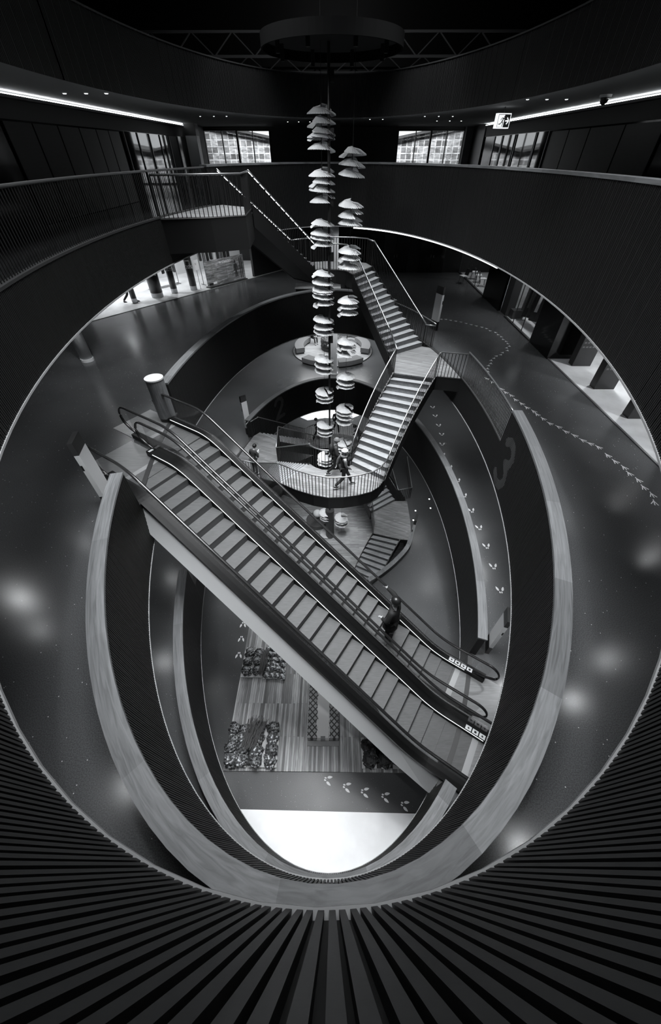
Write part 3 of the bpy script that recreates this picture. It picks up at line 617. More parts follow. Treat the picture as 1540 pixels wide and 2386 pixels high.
# balustrade of balusters where the slatted parapets stop
def ring_guard(label, a0, a1, z, off=0.05, bright=True, spacing=0.13, h=1.0):
    t = thing('gallery_railing', label, 'railing'); n = max(2, int(abs(a1-a0)/1.5))
    pts = [ring(a0+(a1-a0)*i/n, off, z+0.03) for i in range(n+1)]
    guard(t, pts, h, bright, spacing); return t
ring_guard('top gallery railing of thin black bars along the upper left edge', 146.79, 215, 15.0, bright=False, spacing=0.10)
ring_guard('level three railing of thin bars right of the stair platform, above the number 3', C_G0, C_G1, 10.0, spacing=0.10)
ring_guard('short level three railing behind the pale totem at the stair foot', C_H0, C_H1, 10.0, spacing=0.10)
t = thing('gallery_railing', 'short railing closing the corner between the stair foot and level three', 'railing')
guard(t, [(*Fo, 10.0), (*rr(31.9), 10.0)], .95)
ring_guard('short level two railing at the far left beside the stair platform', 147.54-0.5, 149.5, 5.0)
# ------------------------------------------------------------------ escalators
ex = Vector((.840,-.542,0)).normalized(); wx = Vector((-ex.y, ex.x, 0))
def S(s, w_, z): p = ex*s+wx*w_; return Vector((p.x, p.y, z))
def escalator(label, s0, wc, hw, rw, ot, ob):
    sl = 5.0/8.66; s1 = s0+8.66
    t = thing('escalator', label, 'escalator')
    def zn(s):
        r = .9
        if s < s0-r/2: return 10.0
        if s > s1+r/2: return 5.0
        if abs(s-s0) <= r/2: u = (s-s0+r/2); return 10.0-sl*u*u/(2*r)
        if abs(s-s1) <= r/2: u = (s1+r/2-s); return 5.0+sl*u*u/(2*r)
        return 10.0-sl*(s-s0)
    cT, cB = s0-ot, s1+ob
    ss = [cT-.6+i*.1 for i in range(int((cB+.9-cT+.6)/.1)+1)]
    # steps
    rise = 5.0/21.65; k = 0; s = cT
    edges = []
    while s < cB-.05: edges.append(s); s += .4
    for i, a in enumerate(edges):
        b = min(a+.4, cB); z = zn(a+.2)+.007
        zf = zn(b+.2)
        st = MB(); st.hexa([S(a,wc-hw,z-.05),S(b-.004,wc-hw,z-.05),S(b-.004,wc+hw,z-.05),S(a,wc+hw,z-.05)], [S(a,wc-hw,z),S(b-.004,wc-hw,z),S(b-.004,wc+hw,z),S(a,wc+hw,z)])
        o = st.build('step', M['step'], t)
        if z-zf > .03:
            r_ = MB(); r_.hexa([S(b-.03,wc-hw,zf-.02),S(b-.008,wc-hw,zf-.02),S(b-.008,wc+hw,zf-.02),S(b-.03,wc+hw,zf-.02)], [S(b-.03,wc-hw,z-.05),S(b-.008,wc-hw,z-.05),S(b-.008,wc+hw,z-.05),S(b-.03,wc+hw,z-.05)]); r_.build('riser', M['steprise'], o)
    # comb and floor plates
    for (a, b, z, nm, m) in ((cT-.16, cT, 10.014, 'comb_plate', 'comb'), (cT-1.6, cT-.16, 10.011, 'floor_plate', 'plate'), (cB, cB+.16, 5.014, 'comb_plate', 'comb'), (cB+.16, cB+2.6, 5.011, 'floor_plate', 'plate')):
        mb = MB(); ww = hw+.0 if nm == 'comb_plate' else hw+.22
        mb.hexa([S(a,wc-ww,z-.05),S(b,wc-ww,z-.05),S(b,wc+ww,z-.05),S(a,wc+ww,z-.05)], [S(a,wc-ww,z),S(b,wc-ww,z),S(b,wc+ww,z),S(a,wc+ww,z)]); mb.build(nm, M[m], t)
    for side in (-1, 1):
        w0 = wc+side*hw; w1 = wc+side*rw
        # skirt and deck
        wl, wh = min(w0+side*.005, w0+side*.04), max(w0+side*.005, w0+side*.04)
        dl, dh = min(w0+side*.02, w1+side*.14), max(w0+side*.02, w1+side*.14)
        run = [s_ for s_ in ss if cT-.55 <= s_ <= cB+.85]
        def band(nm, m, u0, u1, h0, h1, par=t, r_=run):
            mb = MB()
            for s_ in r_:
                z_ = zn(s_); mb.v += [tuple(S(s_,u0,z_+h0)), tuple(S(s_,u1,z_+h0)), tuple(S(s_,u1,z_+h1)), tuple(S(s_,u0,z_+h1))]
            for i_ in range(len(r_)-1):
                for c_ in range(4): mb.f.append((4*i_+c_, 4*i_+4+c_, 4*i_+4+(c_+1)%4, 4*i_+(c_+1)%4))
            mb.f.append((0,1,2,3)); n_ = 4*(len(r_)-1); mb.f.append((n_+3,n_+2,n_+1,n_)); return mb.build(nm, m, par)
        band('skirt', M['escblack'], wl, wh, -.25, .16); band('deck_cover', M['escblack'], dl, dh, .04, .18)
        band('glass_balustrade', M['glass'], w1-.005, w1+.005, .17, .97)
        # handrail loop
        hp = []; R_ = .40
        A0, A1 = cT-.55, cB+.70
        for i in range(9): an = PI*1.15-PI*.65*i/8; hp.append(S(A0+math.cos(an)*R_, w1, 10+.60+math.sin(an)*R_))
        hp = [S(A0+.25, w1, 10+.17), S(A0-.1, w1, 10+.24)] + hp
        s = A0+.1
        while s < A1: hp.append(S(s, w1, zn(s)+1.0)); s += .15
        for i in range(9): an = PI*.5-PI*.65*i/8; hp.append(S(A1+math.cos(an)*R_, w1, 5+.60+math.sin(an)*R_))
        hp += [S(A1+.1, w1, 5+.24), S(A1-.25, w1, 5+.17)]
        mb = MB(); mb.tube(hp, .042, 10, .028); mb.build('handrail', M['rubber'], t, True)
    # lit strip on the far skirt only
    w0 = wc+hw+.004
    band('skirt_light', mat('skirt_led', 0.9, 0.5, emit=1.3), w0-.004, w0+.008, .158, .170, r_=[s_ for s_ in ss if cT-.2 <= s_ <= cB+.3])
    # pictogram stickers near the lower comb
    for k in range(4):
        a = cB-.28+k*.19; mb = MB(); zz = 5.0+.185
        mb.hexa([S(a,w0+.03,zz),S(a+.16,w0+.03,zz),S(a+.16,w0+.15,zz),S(a,w0+.15,zz)], [S(a,w0+.03,zz+.004),S(a+.16,w0+.03,zz+.004),S(a+.16,w0+.15,zz+.004),S(a,w0+.15,zz+.004)])
        o = mb.build('pictogram_sticker', M['print'], t)
        mb = MB(); mb.bar(S(a+.05,w0+.09,zz+.006), S(a+.11,w0+.09,zz+.006), .05 if k%2 else .02, .004); mb.bar(S(a+.08,w0+.06,zz+.006), S(a+.08,w0+.12,zz+.006), .018, .004); mb.build('pictogram', M['black'], o)
    mb = MB(); zz = 10.19; a = cT-.42
    mb.hexa([S(a,w0+.02,zz),S(a+.08,w0+.02,zz),S(a+.08,w0+.17,zz),S(a,w0+.17,zz)], [S(a,w0+.02,zz+.004),S(a+.08,w0+.02,zz+.004),S(a+.08,w0+.17,zz+.004),S(a,w0+.17,zz+.004)]); mb.build('warning_sticker', M['print'], t)
    # truss cladding, near side flared outward to catch overhead light
    mb = MB(); wa, wb = wc-rw-.13, wc+rw+.13; prof = []
    for s, top, bot in [(cT-.5, 9.9, 9.0), (s0-.15, 9.9, 8.86), (s0+.12, 10-.10, 8.72), (s1-.4, 5.0+sl*.4-.10, 3.98), (s1+.7, 4.98, 3.55), (cB+.6, 4.98, 3.55)]:
        prof.append((s, top, bot+.65))
    for (u0, u1, dz, fl) in ((wa, wc-hw-.05, 0, .24), (wc-hw-.05, wc+hw+.05, -.40, 0), (wc+hw+.05, wb, 0, 0)):
        mb = MB()
        for (a, ta, ba) in prof: mb.v += [tuple(S(a,u0-fl,ba)), tuple(S(a,u1,ba)), tuple(S(a,u1,ta+dz)), tuple(S(a,u0,ta+dz))]
        for i_ in range(len(prof)-1):
            for c_ in range(4): mb.f.append((4*i_+c_, 4*i_+4+c_, 4*i_+4+(c_+1)%4, 4*i_+(c_+1)%4))
        mb.f.append((0,1,2,3)); n_ = 4*(len(prof)-1); mb.f.append((n_+3,n_+2,n_+1,n_)); mb.build('truss_cladding', M['truss'], t)
    return t, zn
e1, zn1 = escalator('near escalator of the pair, empty, running down across the opening', -8.0, 3.72, .53, .74, .85, 1.25)
e2, zn2 = escalator('far escalator of the pair, with the woman in the black coat standing on it', -8.5, 5.32, .50, .60, 1.5, .70)
#@@PART3
# ------------------------------------------------------------------ level totems and bin
def totem(loc, rot, label, h=2.15, w_=.30, d=.16, sc=1.0):
    t = thing('sign_totem', label, 'sign', loc, rot)
    mb = MB(); mb.box(-w_,w_,-d,d,0,.42); mb.build('base', M['black'], t)
    mb = MB(); mb.box(-w_,w_,-d,d*.2,.42,h-.32); mb.build('sign_panel', M['signgrey'], t)
    mb = MB(); mb.box(-w_,w_,d*.25,d,.42,h*.62); mb.box(-w_,w_,d*.25,d,h*.70,h-.32); mb.build('rear_panel', M['signgrey'], t)
    mb = MB(); mb.box(-w_*.98,w_*.98,-d*.9,d*.95,.43,h-.33); mb.build('core', M['black'], t)
    mb = MB(); mb.box(-w_,w_,-d,d,h-.32,h); mb.build('head', M['charcoal'], t)
    return t
totem((5.12,19.6,10), -1.134, 'pale totem with black head beside the level three stair foot, right of the stairs', 1.92, .25, .055)
totem((-5.76,6.65,10), 1.79, 'large pale totem with black head left of the escalators on level three', 1.97, .25, .055)
totem((5.08,5.13,5), -1.88, 'pale totem with black head by the lower end of the escalators', 2.08, .25, .055)
totem((-4.85,17.65,5), .78, 'slim pale totem with black head left of the number 2', 2.3, .17, .06)
totem((4.55,13.453,0.0), 1.22, 'thin pale totem seen edge-on beside the level one stair landing', 2.45, .28, .07)
t = thing('waste_bin', 'cylindrical wooden bin with a pale open top behind the escalator head', 'bin', (-5.62,10.75,10))
mb = MB(); mb.cyl((0,0), .27, .14, 1.42, 28); mb.build('body', mat('bin_wood', 0.16, 0.5, kind='wood', scale=(10,10,1), ns=1.5), t)
mb = MB(); mb.cyl((0,0), .25, 0, .14, 28); mb.build('plinth', M['black'], t)
mb = MB(); mb.cyl((0,0), .285, 1.42, 1.46, 28); mb.build('lid', M['white'], t)
t = thing('round_column', 'pale round column rising from the dark floor at the left of level three', 'column', (-10.74,15.56,10))
mb = MB(); mb.cyl((0,0), .24, .12, 3.87, 28); mb.build('shaft', M['signgrey'], t, True)
mb = MB(); mb.cyl((0,0), .26, 0, .12, 28); mb.build('base_ring', M['white'], t)
# ------------------------------------------------------------------ text helper (flat letters)
def text(s, size, m, parent, loc, rot, name='lettering', depth=0.002):
    c = bpy.data.curves.new(name, 'FONT'); c.body = s; c.size = size; c.extrude = depth; c.align_x = 'CENTER'; c.align_y = 'CENTER'
    o = bpy.data.objects.new(name, c); COL.objects.link(o)
    me = bpy.data.meshes.new_from_object(o.evaluated_get(bpy.context.evaluated_depsgraph_get())); bpy.data.objects.remove(o)
    me.materials.clear(); me.materials.append(m); q = bpy.data.objects.new(name, me); COL.objects.link(q)
    q.parent = parent; q.location = loc; q.rotation_euler = rot; return q
# ------------------------------------------------------------------ level three, left shop
la, lb = Vector((-13.9,19.5,0)), Vector((-3.3,33.4,0)); ld = (lb-la).normalized(); ln = Vector((-ld.y, ld.x, 0))   # ln points into the shop
def LP(s, d, z=10.0): p = la+ld*s+ln*d; return (p.x, p.y, z)
lang = math.atan2(ld.y, ld.x)
mb = MB(); mb.prism([LP(-4,0)[:2], LP(18,0)[:2], LP(18,9)[:2], LP(-4,9)[:2]], 9.97, 10.012); tag(mb.build('floor', M['pale_floor']), kind='structure')
mb = MB(); mb.prism([LP(-4,0.0)[:2], LP(18,0.0)[:2], LP(18,.04)[:2], LP(-4,.04)[:2]], 9.97, 10.02); tag(mb.build('trim_4', M['metal_dark']), kind='structure')
mb = MB(); mb.prism([LP(-4,5.2)[:2], LP(17,5.2)[:2], LP(17,5.4)[:2], LP(-4,5.4)[:2]], 10, 13.8); tag(mb.build('wall_left_shop', M['wall_pale']), kind='structure')
mb = MB(); mb.prism([LP(13.6,.2)[:2], LP(17,.2)[:2], LP(17,.4)[:2], LP(13.6,.4)[:2]], 10, 13.8); tag(mb.build('wall_left_shop', M['wall_dark']), kind='structure')
def near_s(p): v = Vector((p[0],p[1],0))-la; return v.dot(ld), v.dot(ln)
for (px, r, m, lab) in (((-11.09,25.3), .36, 'pillar', 'thick dark pillar with a -20% sign in the left shop'), ((-10.3,26.2), .20, 'pillar', 'thin dark pillar with a -20% sign, middle of the three in the left shop'), ((-9.25,26.9), .22, 'pillar', 'dark pillar with a -20% sign beside the beach poster'), ((-12.0,24.0), .16, 'pillar', 'slim pillar in front of the passer-by in the left shop')):
    t = thing('shop_pillar', lab, 'column', (px[0], px[1], 10.012))
    mb = MB(); mb.cyl((0,0), r*.98, 0, 3.85, 24); mb.build('shaft', M['white'], t, True)
    mb = MB(); mb.cyl((0,0), r, .25, 1.9, 24); mb.build('wrap', M[m], t, True)
    if r > .17:
        o = text('-20%', .34 if r > .3 else .26, M['print'], t, (.25*r, -r-.012, 1.30), (PI/2,0,.2)); mb = MB(); mb.box(-.16,.16,-r-.014,-r-.006,1.6,1.66); mb.build('white_bar', M['print'], t)
t = thing('beach_poster', 'wide grey beach photograph on boards along the left shop front', 'poster', LP(9.55, .35, 10.012), lang)
mb = MB(); mb.box(0, 3.3, -.03, .03, .05, 1.45); mb.build('photo_board', M['photo'], t)
mb = MB(); mb.box(0, 3.3, -.25, .25, 0, .05); mb.build('foot', M['black'], t)
mb = MB(); [mb.box(x-.005,x+.005,-.034,-.03,.05,1.45) for x in (.55,1.7)]; mb.build('joints', M['charcoal'], t)
text('N STARTET', .20, M['print'], t, (1.7,-.036,1.25), (PI/2,0,0))
mb = MB()
for a, b, w_ in (((2.45,.25),(2.5,.65),.09),((2.62,.25),(2.55,.65),.09),((2.52,.62),(2.52,1.02),.2),((2.4,.98),(2.36,.62),.06),((2.64,.98),(2.70,.62),.06)): mb.bar((a[0],-.036,a[1]),(b[0],-.036,b[1]),w_,.004,(0,1,0))
mb.sphere((2.52,-.036,1.13),.07,.004,.09); mb.build('bather_figure', M['charcoal'], t)
mb = MB(); [mb.box(x,x+.06,-.038,-.032,.12,1.3) for x in (2.9,3.05)]; mb.build('skis', M['black'], t)
mb = MB(); mb.box(.1,.42,-.036,-.032,.12,.24); mb.build('label_dark', M['black'], t); mb = MB(); mb.box(.46,.75,-.036,-.032,.15,.27); mb.build('label_light', M['print'], t)
t = thing('price_sign', 'small white sign board hung before the left end of the beach poster', 'sign', LP(9.1,.6,10.012), lang)
mb = MB(); mb.box(-.22,.22,-.01,.01,1.05,1.6); mb.build('board', M['print'], t); text('xxx'.replace('x','I'), .16, M['black'], t, (0,-.014,1.38), (PI/2,0,0)); mb = MB(); mb.cyl((0,0),.015,0,1.05,8); mb.build('post', M['metal_dark'], t)
# clothes hanging and mannequins behind the poster
def garment(w_, h, seed):
    rnd = random.Random(seed); mb = MB(); n = 7; fr = []; bk = []
    for j in range(5):
        f = j/4; ww = w_*(.55+.45*f)*(1 if j else .5)
        for i in range(n): u = i/(n-1)*2-1; fr.append((u*ww, -.05-.035*math.sin(i*2.2+seed)-.03*(1-u*u), -h*f-(.05*abs(u) if j == 0 else 0)))
        for i in range(n): u = i/(n-1)*2-1; bk.append((u*ww, .05+.03*(1-u*u), -h*f-(.05*abs(u) if j == 0 else 0)))
    k = len(mb.v); mb.v += fr+bk; q = len(fr)
    for j in range(4):
        for i in range(n-1): a = j*n+i; mb.f.append((a, a+n, a+n+1, a+1)); mb.f.append((q+a, q+a+1, q+a+n+1, q+a+n))
        mb.f.append((j*n, q+j*n, q+j*n+n, j*n+n)); a = j*n+n-1; mb.f.append((a, a+n, q+a+n, q+a))
    for i in range(n-1): mb.f.append((i, i+1, q+i+1, q+i)); a = 4*n+i; mb.f.append((a, q+a, q+a+1, a+1))
    mb.f = [tuple(f) for f in mb.f]
    return mb
def rack(label, loc, rot, n, L, cols, lab, grp, z=1.75, hh=1.0):
    t = thing('clothes_rail', label, 'clothes rail', loc, rot)
    mb = MB(); mb.bar((-L/2,0,z),(L/2,0,z),.03); mb.build('bar', M['metal_dark'], t)
    for s in (-1,1): mb = MB(); mb.bar((s*L/2,0,0),(s*L/2,0,z),.03); mb.bar((s*L/2,-.25,.02),(s*L/2,.25,.02),.03); mb.build('leg', M['metal_dark'], t)
    for i in range(n):
        x = -L/2+L*(i+.5)/n; v = Vector((x*math.cos(rot), x*math.sin(rot), 0))+Vector(loc)
        o = garment(.24, hh*(.8+.4*((i*37) % 10)/10), i).build('hanging_garment', M[cols[i % len(cols)]], None, True); o.location = (v.x, v.y, v.z+z-.03); o.rotation_euler = (0,0,rot+1.0+.2*math.sin(i*3))
        tag(o, lab, 'clothing', grp)
rack('clothes rail above the beach poster in the left shop', LP(11.2,1.3,10.012), lang, 9, 2.6, ['cloth_dark','cloth_grey','cloth_black','cloth_dark','white'], 'garment hanging on the rail behind the beach poster', 'garments behind the beach poster', z=2.2)
rack('clothes rail deep in the left shop behind the pillars', LP(8.0,3.0,10.012), lang, 8, 2.2, ['cloth_black','cloth_dark','white','cloth_grey'], 'garment hanging on the rail behind the sale pillars', 'garments behind the sale pillars', z=1.9)
# ------------------------------------------------------------------ level three, right shops and far wall
mb = MB(); mb.box(9.46, 14, -3, 32, 9.97, 10.012); tag(mb.build('floor', M['pale_floor']), kind='structure')
mb = MB(); mb.box(9.40, 9.47, -3, 32, 9.97, 10.03); tag(mb.build('trim_5', M['metal']), kind='structure')
wallbox('wall_far_level_three', -3.0, 14, 31.95, 32.2, 10, 13.8, M['wall_dark'])
wallbox('wall_right_shop', 13.2, 13.4, -3, 32, 10, 13.8, M['wall_pale'])
for x in (2.0, 4.5, 7.2):
    t = thing('double_door', {2.0:'left',4.5:'middle',7.2:'right'}[x]+' black double door in the dark far wall of level three', 'door', (x, 31.93, 10))
    for s in (-1, 1): mb = MB(); mb.box(min(.02*s,.9*s), max(.02*s,.9*s), -.05, 0, .02, 2.3); o = mb.build('door_leaf', M['wall_glossy'], t); mb = MB(); mb.bar((.1*s,-.08,.95),(.1*s,-.08,1.1),.03); mb.build('handle', M['metal'], o)
for y0, y1, x0, x1, m, lab in ((22.6,25.6,9.36,9.5,'wall_glossy','black glossy partition between the chair window and the clothes window'), (15.9,17.9,9.36,10.6,'wall_glossy','black glossy partition on the near side of the clothes window, prints mirrored in it'), (21.7,22.55,9.5,9.9,'charcoal','dark upright jamb at the far side of the clothes window')):
    mb = MB(); mb.box(x0, x1, y0, y1, 10.0, 13.8); tag(mb.build('shop_partition', M[m]), lab, 'partition')
mb = MB(); mb.box(10.6, 10.8, 18.2, 21.7, 10.012, 13.7); tag(mb.build('wall_display', M['wall_grey']), 'pale grey display wall behind the clothes window on the right', 'wall panel')
for k, (y0, y1) in enumerate(((18.0,21.6),(25.7,31.8))):
    t = thing('shop_window', ['long glass shop window with clothes, right side of level three','glass shop window with chairs, far right of level three'][k], 'shop window')
    mb = MB(); mb.box(9.42, 9.44, y0, y1, 10.05, 13.7); mb.build('pane', M['glass'], t)
    n = 3; mb = MB()
    for j in range(n+1): yy = y0+(y1-y0)*j/n; mb.box(9.41, 9.45, yy-.012, yy+.012, 10.05, 13.7)
    mb.box(9.38,9.50,y0,y1,10.0,10.06); mb.build('frame', M['charcoal'], t)
rack('clothes rail with long garments in the right shop window', (10.1,19.7,10.012), PI/2, 9, 2.6, ['cloth_black','cloth_grey','cloth_dark','white','cloth_black','cloth_dark','cloth_grey'], 'long garment on the rail in the right shop window', 'garments in the right shop window', z=2.3, hh=1.7)
mb = MB(); mb.box(-.3,.3,-.25,.25,0,.4); o = mb.build('display_block', M['charcoal']); o.location = (9.95,21.45,10.012); tag(o, 'low dark display block beside the hanging clothes in the right window', 'block')
def shell_chair(label, loc, rot, grp):
    t = thing('shell_chair', label, 'chair', loc, rot, grp)
    mb = MB(); mb.box(-.22,.22,-.22,.2,.42,.46); mb.build('seat', M['white'], t)
    mb = MB(); mb.hexa([(-.2,.18,.46),(.2,.18,.46),(.2,.21,.46),(-.2,.21,.46)],[(-.18,.27,.82),(.18,.27,.82),(.18,.30,.82),(-.18,.30,.82)]); mb.build('backrest', M['charcoal'], t)
    for x in (-.18,.18):
        for y in (-.18,.18): mb = MB(); mb.bar((x*1.15,y*1.15,0),(x*.8,y*.8,.43),.025); mb.build('leg', M['metal_dark'], t)
    return t
for k, (x, y) in enumerate([(9.95,29.9),(9.95,29.0),(9.95,28.0)]): shell_chair(['farthest','middle','nearest'][k]+' of the white-seated chairs in the far right shop window', (x,y,10.012), 1.4, None)
shell_chair('white-seated chair standing outside the far right shop window', (8.9,28.8,10), -1.2, None)
for k, (y, x) in enumerate(((15.3,10.1),(13.2,9.95),(11.05,10.0),(8.8,10.0))):
    t = thing('display_screen', ['farthest','second farthest','third','nearest'][k]+' of the dark patterned slabs standing on the bright right shop floor', 'display', (x+.4, y, 10.012), 0)
    mb = MB(); mb.box(-.38,.38,-.17,.17,0,2.6); mb.build('slab', M['pillar'], t)
    mb = MB()
    for r in range(10): 
        for c in range(5): mb.box(-.32+c*.135,-.32+c*.135+.09,-.176,-.17,.75+r*.17,.81+r*.17)
    mb.build('pattern', mat('slab_pattern', 0.16, 0.4), t)
    mb = MB(); mb.box(-.39,-.375,-.17,.17,0.05,2.6); mb.build('edge_strip', M['charcoal'], t)
# ------------------------------------------------------------------ level two: round seating
SC = Vector((-.1, 29.9, 5.0))
t = thing('seating_deck', 'round light wooden deck under the benches on level two', 'deck', SC)
mb = MB(); mb.cyl((0,0), 3.2, .0, .05, 64); mb.build('boards', mat('seat_deck_boards', 0.36, 0.45, kind='planks', rh=.11, bw=2.5, lo=.85, hi=1.15, mo=.002, alongy=False, rot=(0,0,0)), t)
mb = MB()
for i in range(64):
    a, b = 2*PI*i/64, 2*PI*(i+1)/64; q = lambda r, an, z: (r*math.cos(an), r*math.sin(an), z)
    mb.hexa([q(3.2,a,0),q(3.24,a,0),q(3.24,b,0),q(3.2,b,0)],[q(3.2,a,.055),q(3.24,a,.055),q(3.24,b,.055),q(3.2,b,.055)])
mb.build('edge_band', M['black'], t)
for a0, a1, lab in ((142,200,'left curved padded bench on the round deck'), (-20,38,'right curved padded bench on the round deck'), (228,262,'front curved padded bench, left half, before the white column'), (278,312,'front curved padded bench, right half, before the white column')):
    r0, r1 = (2.35, 3.05) if a0 < 200 and a0 != 228 else (2.75, 3.5)
    t = thing('curved_bench', lab, 'bench', (SC.x, SC.y, 5.05 if r0 < 2.7 else 5.0))
    for nm, i0, i1, z0, z1, m in (('plinth', .06, .06, 0, .12, 'black'), ('cushion', 0, 0, .12, .46, 'fabric')):
        mb = MB(); n = 12
        for i in range(n):
            a, b = math.radians(a0+(a1-a0)*i/n), math.radians(a0+(a1-a0)*(i+1)/n); q = lambda r, an, z: (r*math.cos(an), r*math.sin(an), z)
            mb.hexa([q(r0+i0,a,z0),q(r1-i1,a,z0),q(r1-i1,b,z0),q(r0+i0,b,z0)],[q(r0+i0,a,z1),q(r1-i1,a,z1),q(r1-i1,b,z1),q(r0+i0,b,z1)])
        mb.build(nm, M[m], t)
def bush(label, loc, r, h, baubles):
    t = thing('round_planter', label, 'planter', loc)
    mb = MB(); mb.cyl((0,0), r, 0, .25, 28); mb.build('tub', M['charcoal'], t)
    rnd = random.Random(int(loc[0]*10)); mb = MB()
    for i in range(900):
        a = rnd.uniform(0, 2*PI); z = rnd.uniform(.2, h); rr_ = r*(.92+.1*rnd.random()) if z < h*.9 else r*math.sqrt(rnd.random()); c = Vector((rr_*math.cos(a), rr_*math.sin(a), z)); s = rnd.uniform(.04,.09)
        d1 = Vector((rnd.uniform(-1,1),rnd.uniform(-1,1),rnd.uniform(-1,1))).normalized(); d2 = d1.cross(Vector((rnd.uniform(-1,1),rnd.uniform(-1,1),1))).normalized()
        mb.poly([c-d1*s, c+d2*s*.4, c+d1*s, c-d2*s*.4])
    mb.cyl((0,0), r*.9, .2, h*.93, 20)
    mb.build('foliage', M['leaf'], t)
    for (bx, by, bz, br) in baubles: mb = MB(); mb.sphere((bx,by,bz), br,br,br,16,10); mb.build('bauble', M['white'], t, True)
bush('dark leafy round planter with pale baubles in the middle of the round seating', (-.1,30.2,5.05), .95, .85, [(-.3,-.95,.55,.11),(-.1,-.7,.9,.09)])
bush('small dark bush behind the level three rail left of the stairs', (-.4, 27.2, 10), .6, 1.3, [])
bush('small dark bush behind the level three rail, right of the first one', (1.2, 27.0, 10), .5, 1.3, [])
t = thing('info_desk', 'long pale counter top behind the far rail of level three', 'counter', (-0.98,23.004,11.0))
t.location.z = 10; mb = MB(); mb.box(-1.2,1.3,.2,1.1,0,.95); mb.build('body', M['charcoal'], t); mb = MB(); mb.box(-1.25,1.35,.15,1.15,.95,1.0); mb.build('top', M['stone'], t)
# ------------------------------------------------------------------ level one: stage, planked platform, goods, prints
mb = MB(); mb.prism([(-4.5,-3.5),(5.0,-3.5),(5.0,1.28),(-4.5,1.38)], 0, .03); tag(mb.build('stage_floor', M['stage']), 'bright white floor area at the bottom of the opening', 'floor panel')
mb = MB(); mb.box(-4.05, 3.35, 2.47, 8.6, 0, .09); o = mb.build('plank_platform', M['planks']); tag(o, 'platform of weathered planks on the dark ground floor', 'platform')
mb = MB(); mb.prism([(-2.9,27.9),(-2.23,27.4),(-.8,27.8),(1.66,27.8),(2.3,28.3),(2.6,33),(-3.0,33)], 0, .02); tag(mb.build('floor_panel', M['stage']), 'bright floor area of level one beyond the lower rear landing', 'floor panel')
def lumpy(sx, sy, sz, seed, m, name, sub=2):
    bm = bmesh.new(); bmesh.ops.create_cube(bm, size=1.0); bmesh.ops.bevel(bm, geom=bm.edges[:], offset=.12, segments=2, affect='EDGES'); bmesh.ops.subdivide_edges(bm, edges=bm.edges[:], cuts=2, use_grid_fill=True)
    rnd = random.Random(seed); ph = [rnd.uniform(0,6) for _ in range(6)]
    for v in bm.verts:
        x, y, z = v.co; k = 1+.10*math.sin(9*x+ph[0])*math.cos(8*y+ph[1])+.07*math.sin(17*z+ph[2]+11*x)+rnd.uniform(-.03,.03)
        v.co = Vector((x*sx*k, y*sy*k, (z+.5)*sz*k))
    me = bpy.data.meshes.new(name); bm.to_mesh(me); bm.free(); me.materials.append(m); me.shade_smooth(); return me
def pile(area_, z0, n, mats, size, label, group, name, base_label, seed, levels=2):
    x0, x1, y0, y1 = area_
    t = thing('pallet', base_label, 'pallet', ((x0+x1)/2, (y0+y1)/2, .09)); hx, hy = (x1-x0)/2, (y1-y0)/2
    mb = MB()
    for k in range(5): xx = -hx+2*hx*k/4; mb.box(max(-hx,xx-.12), min(hx,xx+.12), -hy, hy, .10, .14)
    mb.build('top_boards', M['stone'], t)
    mb = MB(); mb.box(-hx+.03,hx-.03,-hy+.03,hy-.03,0,.10); mb.build('bearers', M['black'], t)
    rnd = random.Random(seed); mes = [lumpy(size*rnd.uniform(.85,1.1), size*rnd.uniform(.7,.95), size*.45, seed*10+i, M[mats[i % len(mats)]], name) for i in range(5)]
    nx = max(2, int((x1-x0)/(size*.86))); ny = max(2, int((y1-y0)/(size*.8))); k = 0
    for L in range(levels):
        for i in range(nx):
            for j in range(ny):
                if k >= n: return
                if L and rnd.random() < .25: continue
                o = bpy.data.objects.new(name, mes[k % 5]); COL.objects.link(o)
                o.location = (x0+(i+.5)*(x1-x0)/nx+rnd.uniform(-.05,.05), y0+(j+.5)*(y1-y0)/ny+rnd.uniform(-.05,.05), .235+L*size*.40); o.rotation_euler = (rnd.uniform(-.12,.12), rnd.uniform(-.12,.12), rnd.uniform(-.6,.6))
                tag(o, label, 'package', group); k += 1
pile((-4.0,-3.05,5.8,7.0), 0, 16, ['parcel'], .38, 'dark wrapped bundle on the rear left pallet of the plank platform', 'dark bundles on the rear left pallet', 'wrapped_bundle', 'left half of the rear pallet on the plank platform', 3)
pile((-3.0,-2.05,5.75,7.1), 0, 30, ['parcel_b'], .27, 'pale gridded pack on the right part of the rear left pallet', 'pale packs on the rear left pallet', 'wrapped_pack', 'right half of the rear pallet on the plank platform', 4)
pile((-4.0,-3.2,2.56,3.95), 0, 14, ['parcel','parcel_b'], .40, 'wrapped bundle at the left end of the front left pallet', 'bundles at the left of the front pallet', 'wrapped_bundle', 'left half of the front left pallet on the plank platform', 5)
pile((-3.1,-2.05,2.56,4.0), 0, 18, ['parcel','parcel_b','parcel_b'], .42, 'glossy wrapped pack with pale labels on the front left pallet', 'labelled packs on the front left pallet', 'wrapped_pack', 'right half of the front left pallet on the plank platform', 6)
pile((1.15,2.85,2.56,3.55), 0, 12, ['bag'], .52, 'shiny dark bag heaped on the front right pallet under the escalator', 'bags on the front right pallet', 'shiny_bag', 'front right pallet on the plank platform below the escalator', 8)
rnd = random.Random(5)
t = thing('bundle_of_sticks', 'dark sheaf of thin sticks lying over the front left bundles', 'sticks', (-3.15,3.55,.62))
mb = MB()
for i in range(60):
    a = Vector((rnd.uniform(-.25,.25), -.45+rnd.uniform(-.1,.1), rnd.uniform(0,.1))); b = a+Vector((rnd.uniform(.05,.45), rnd.uniform(.75,1.0), rnd.uniform(.0,.1))); mb.bar(a, b, .016)
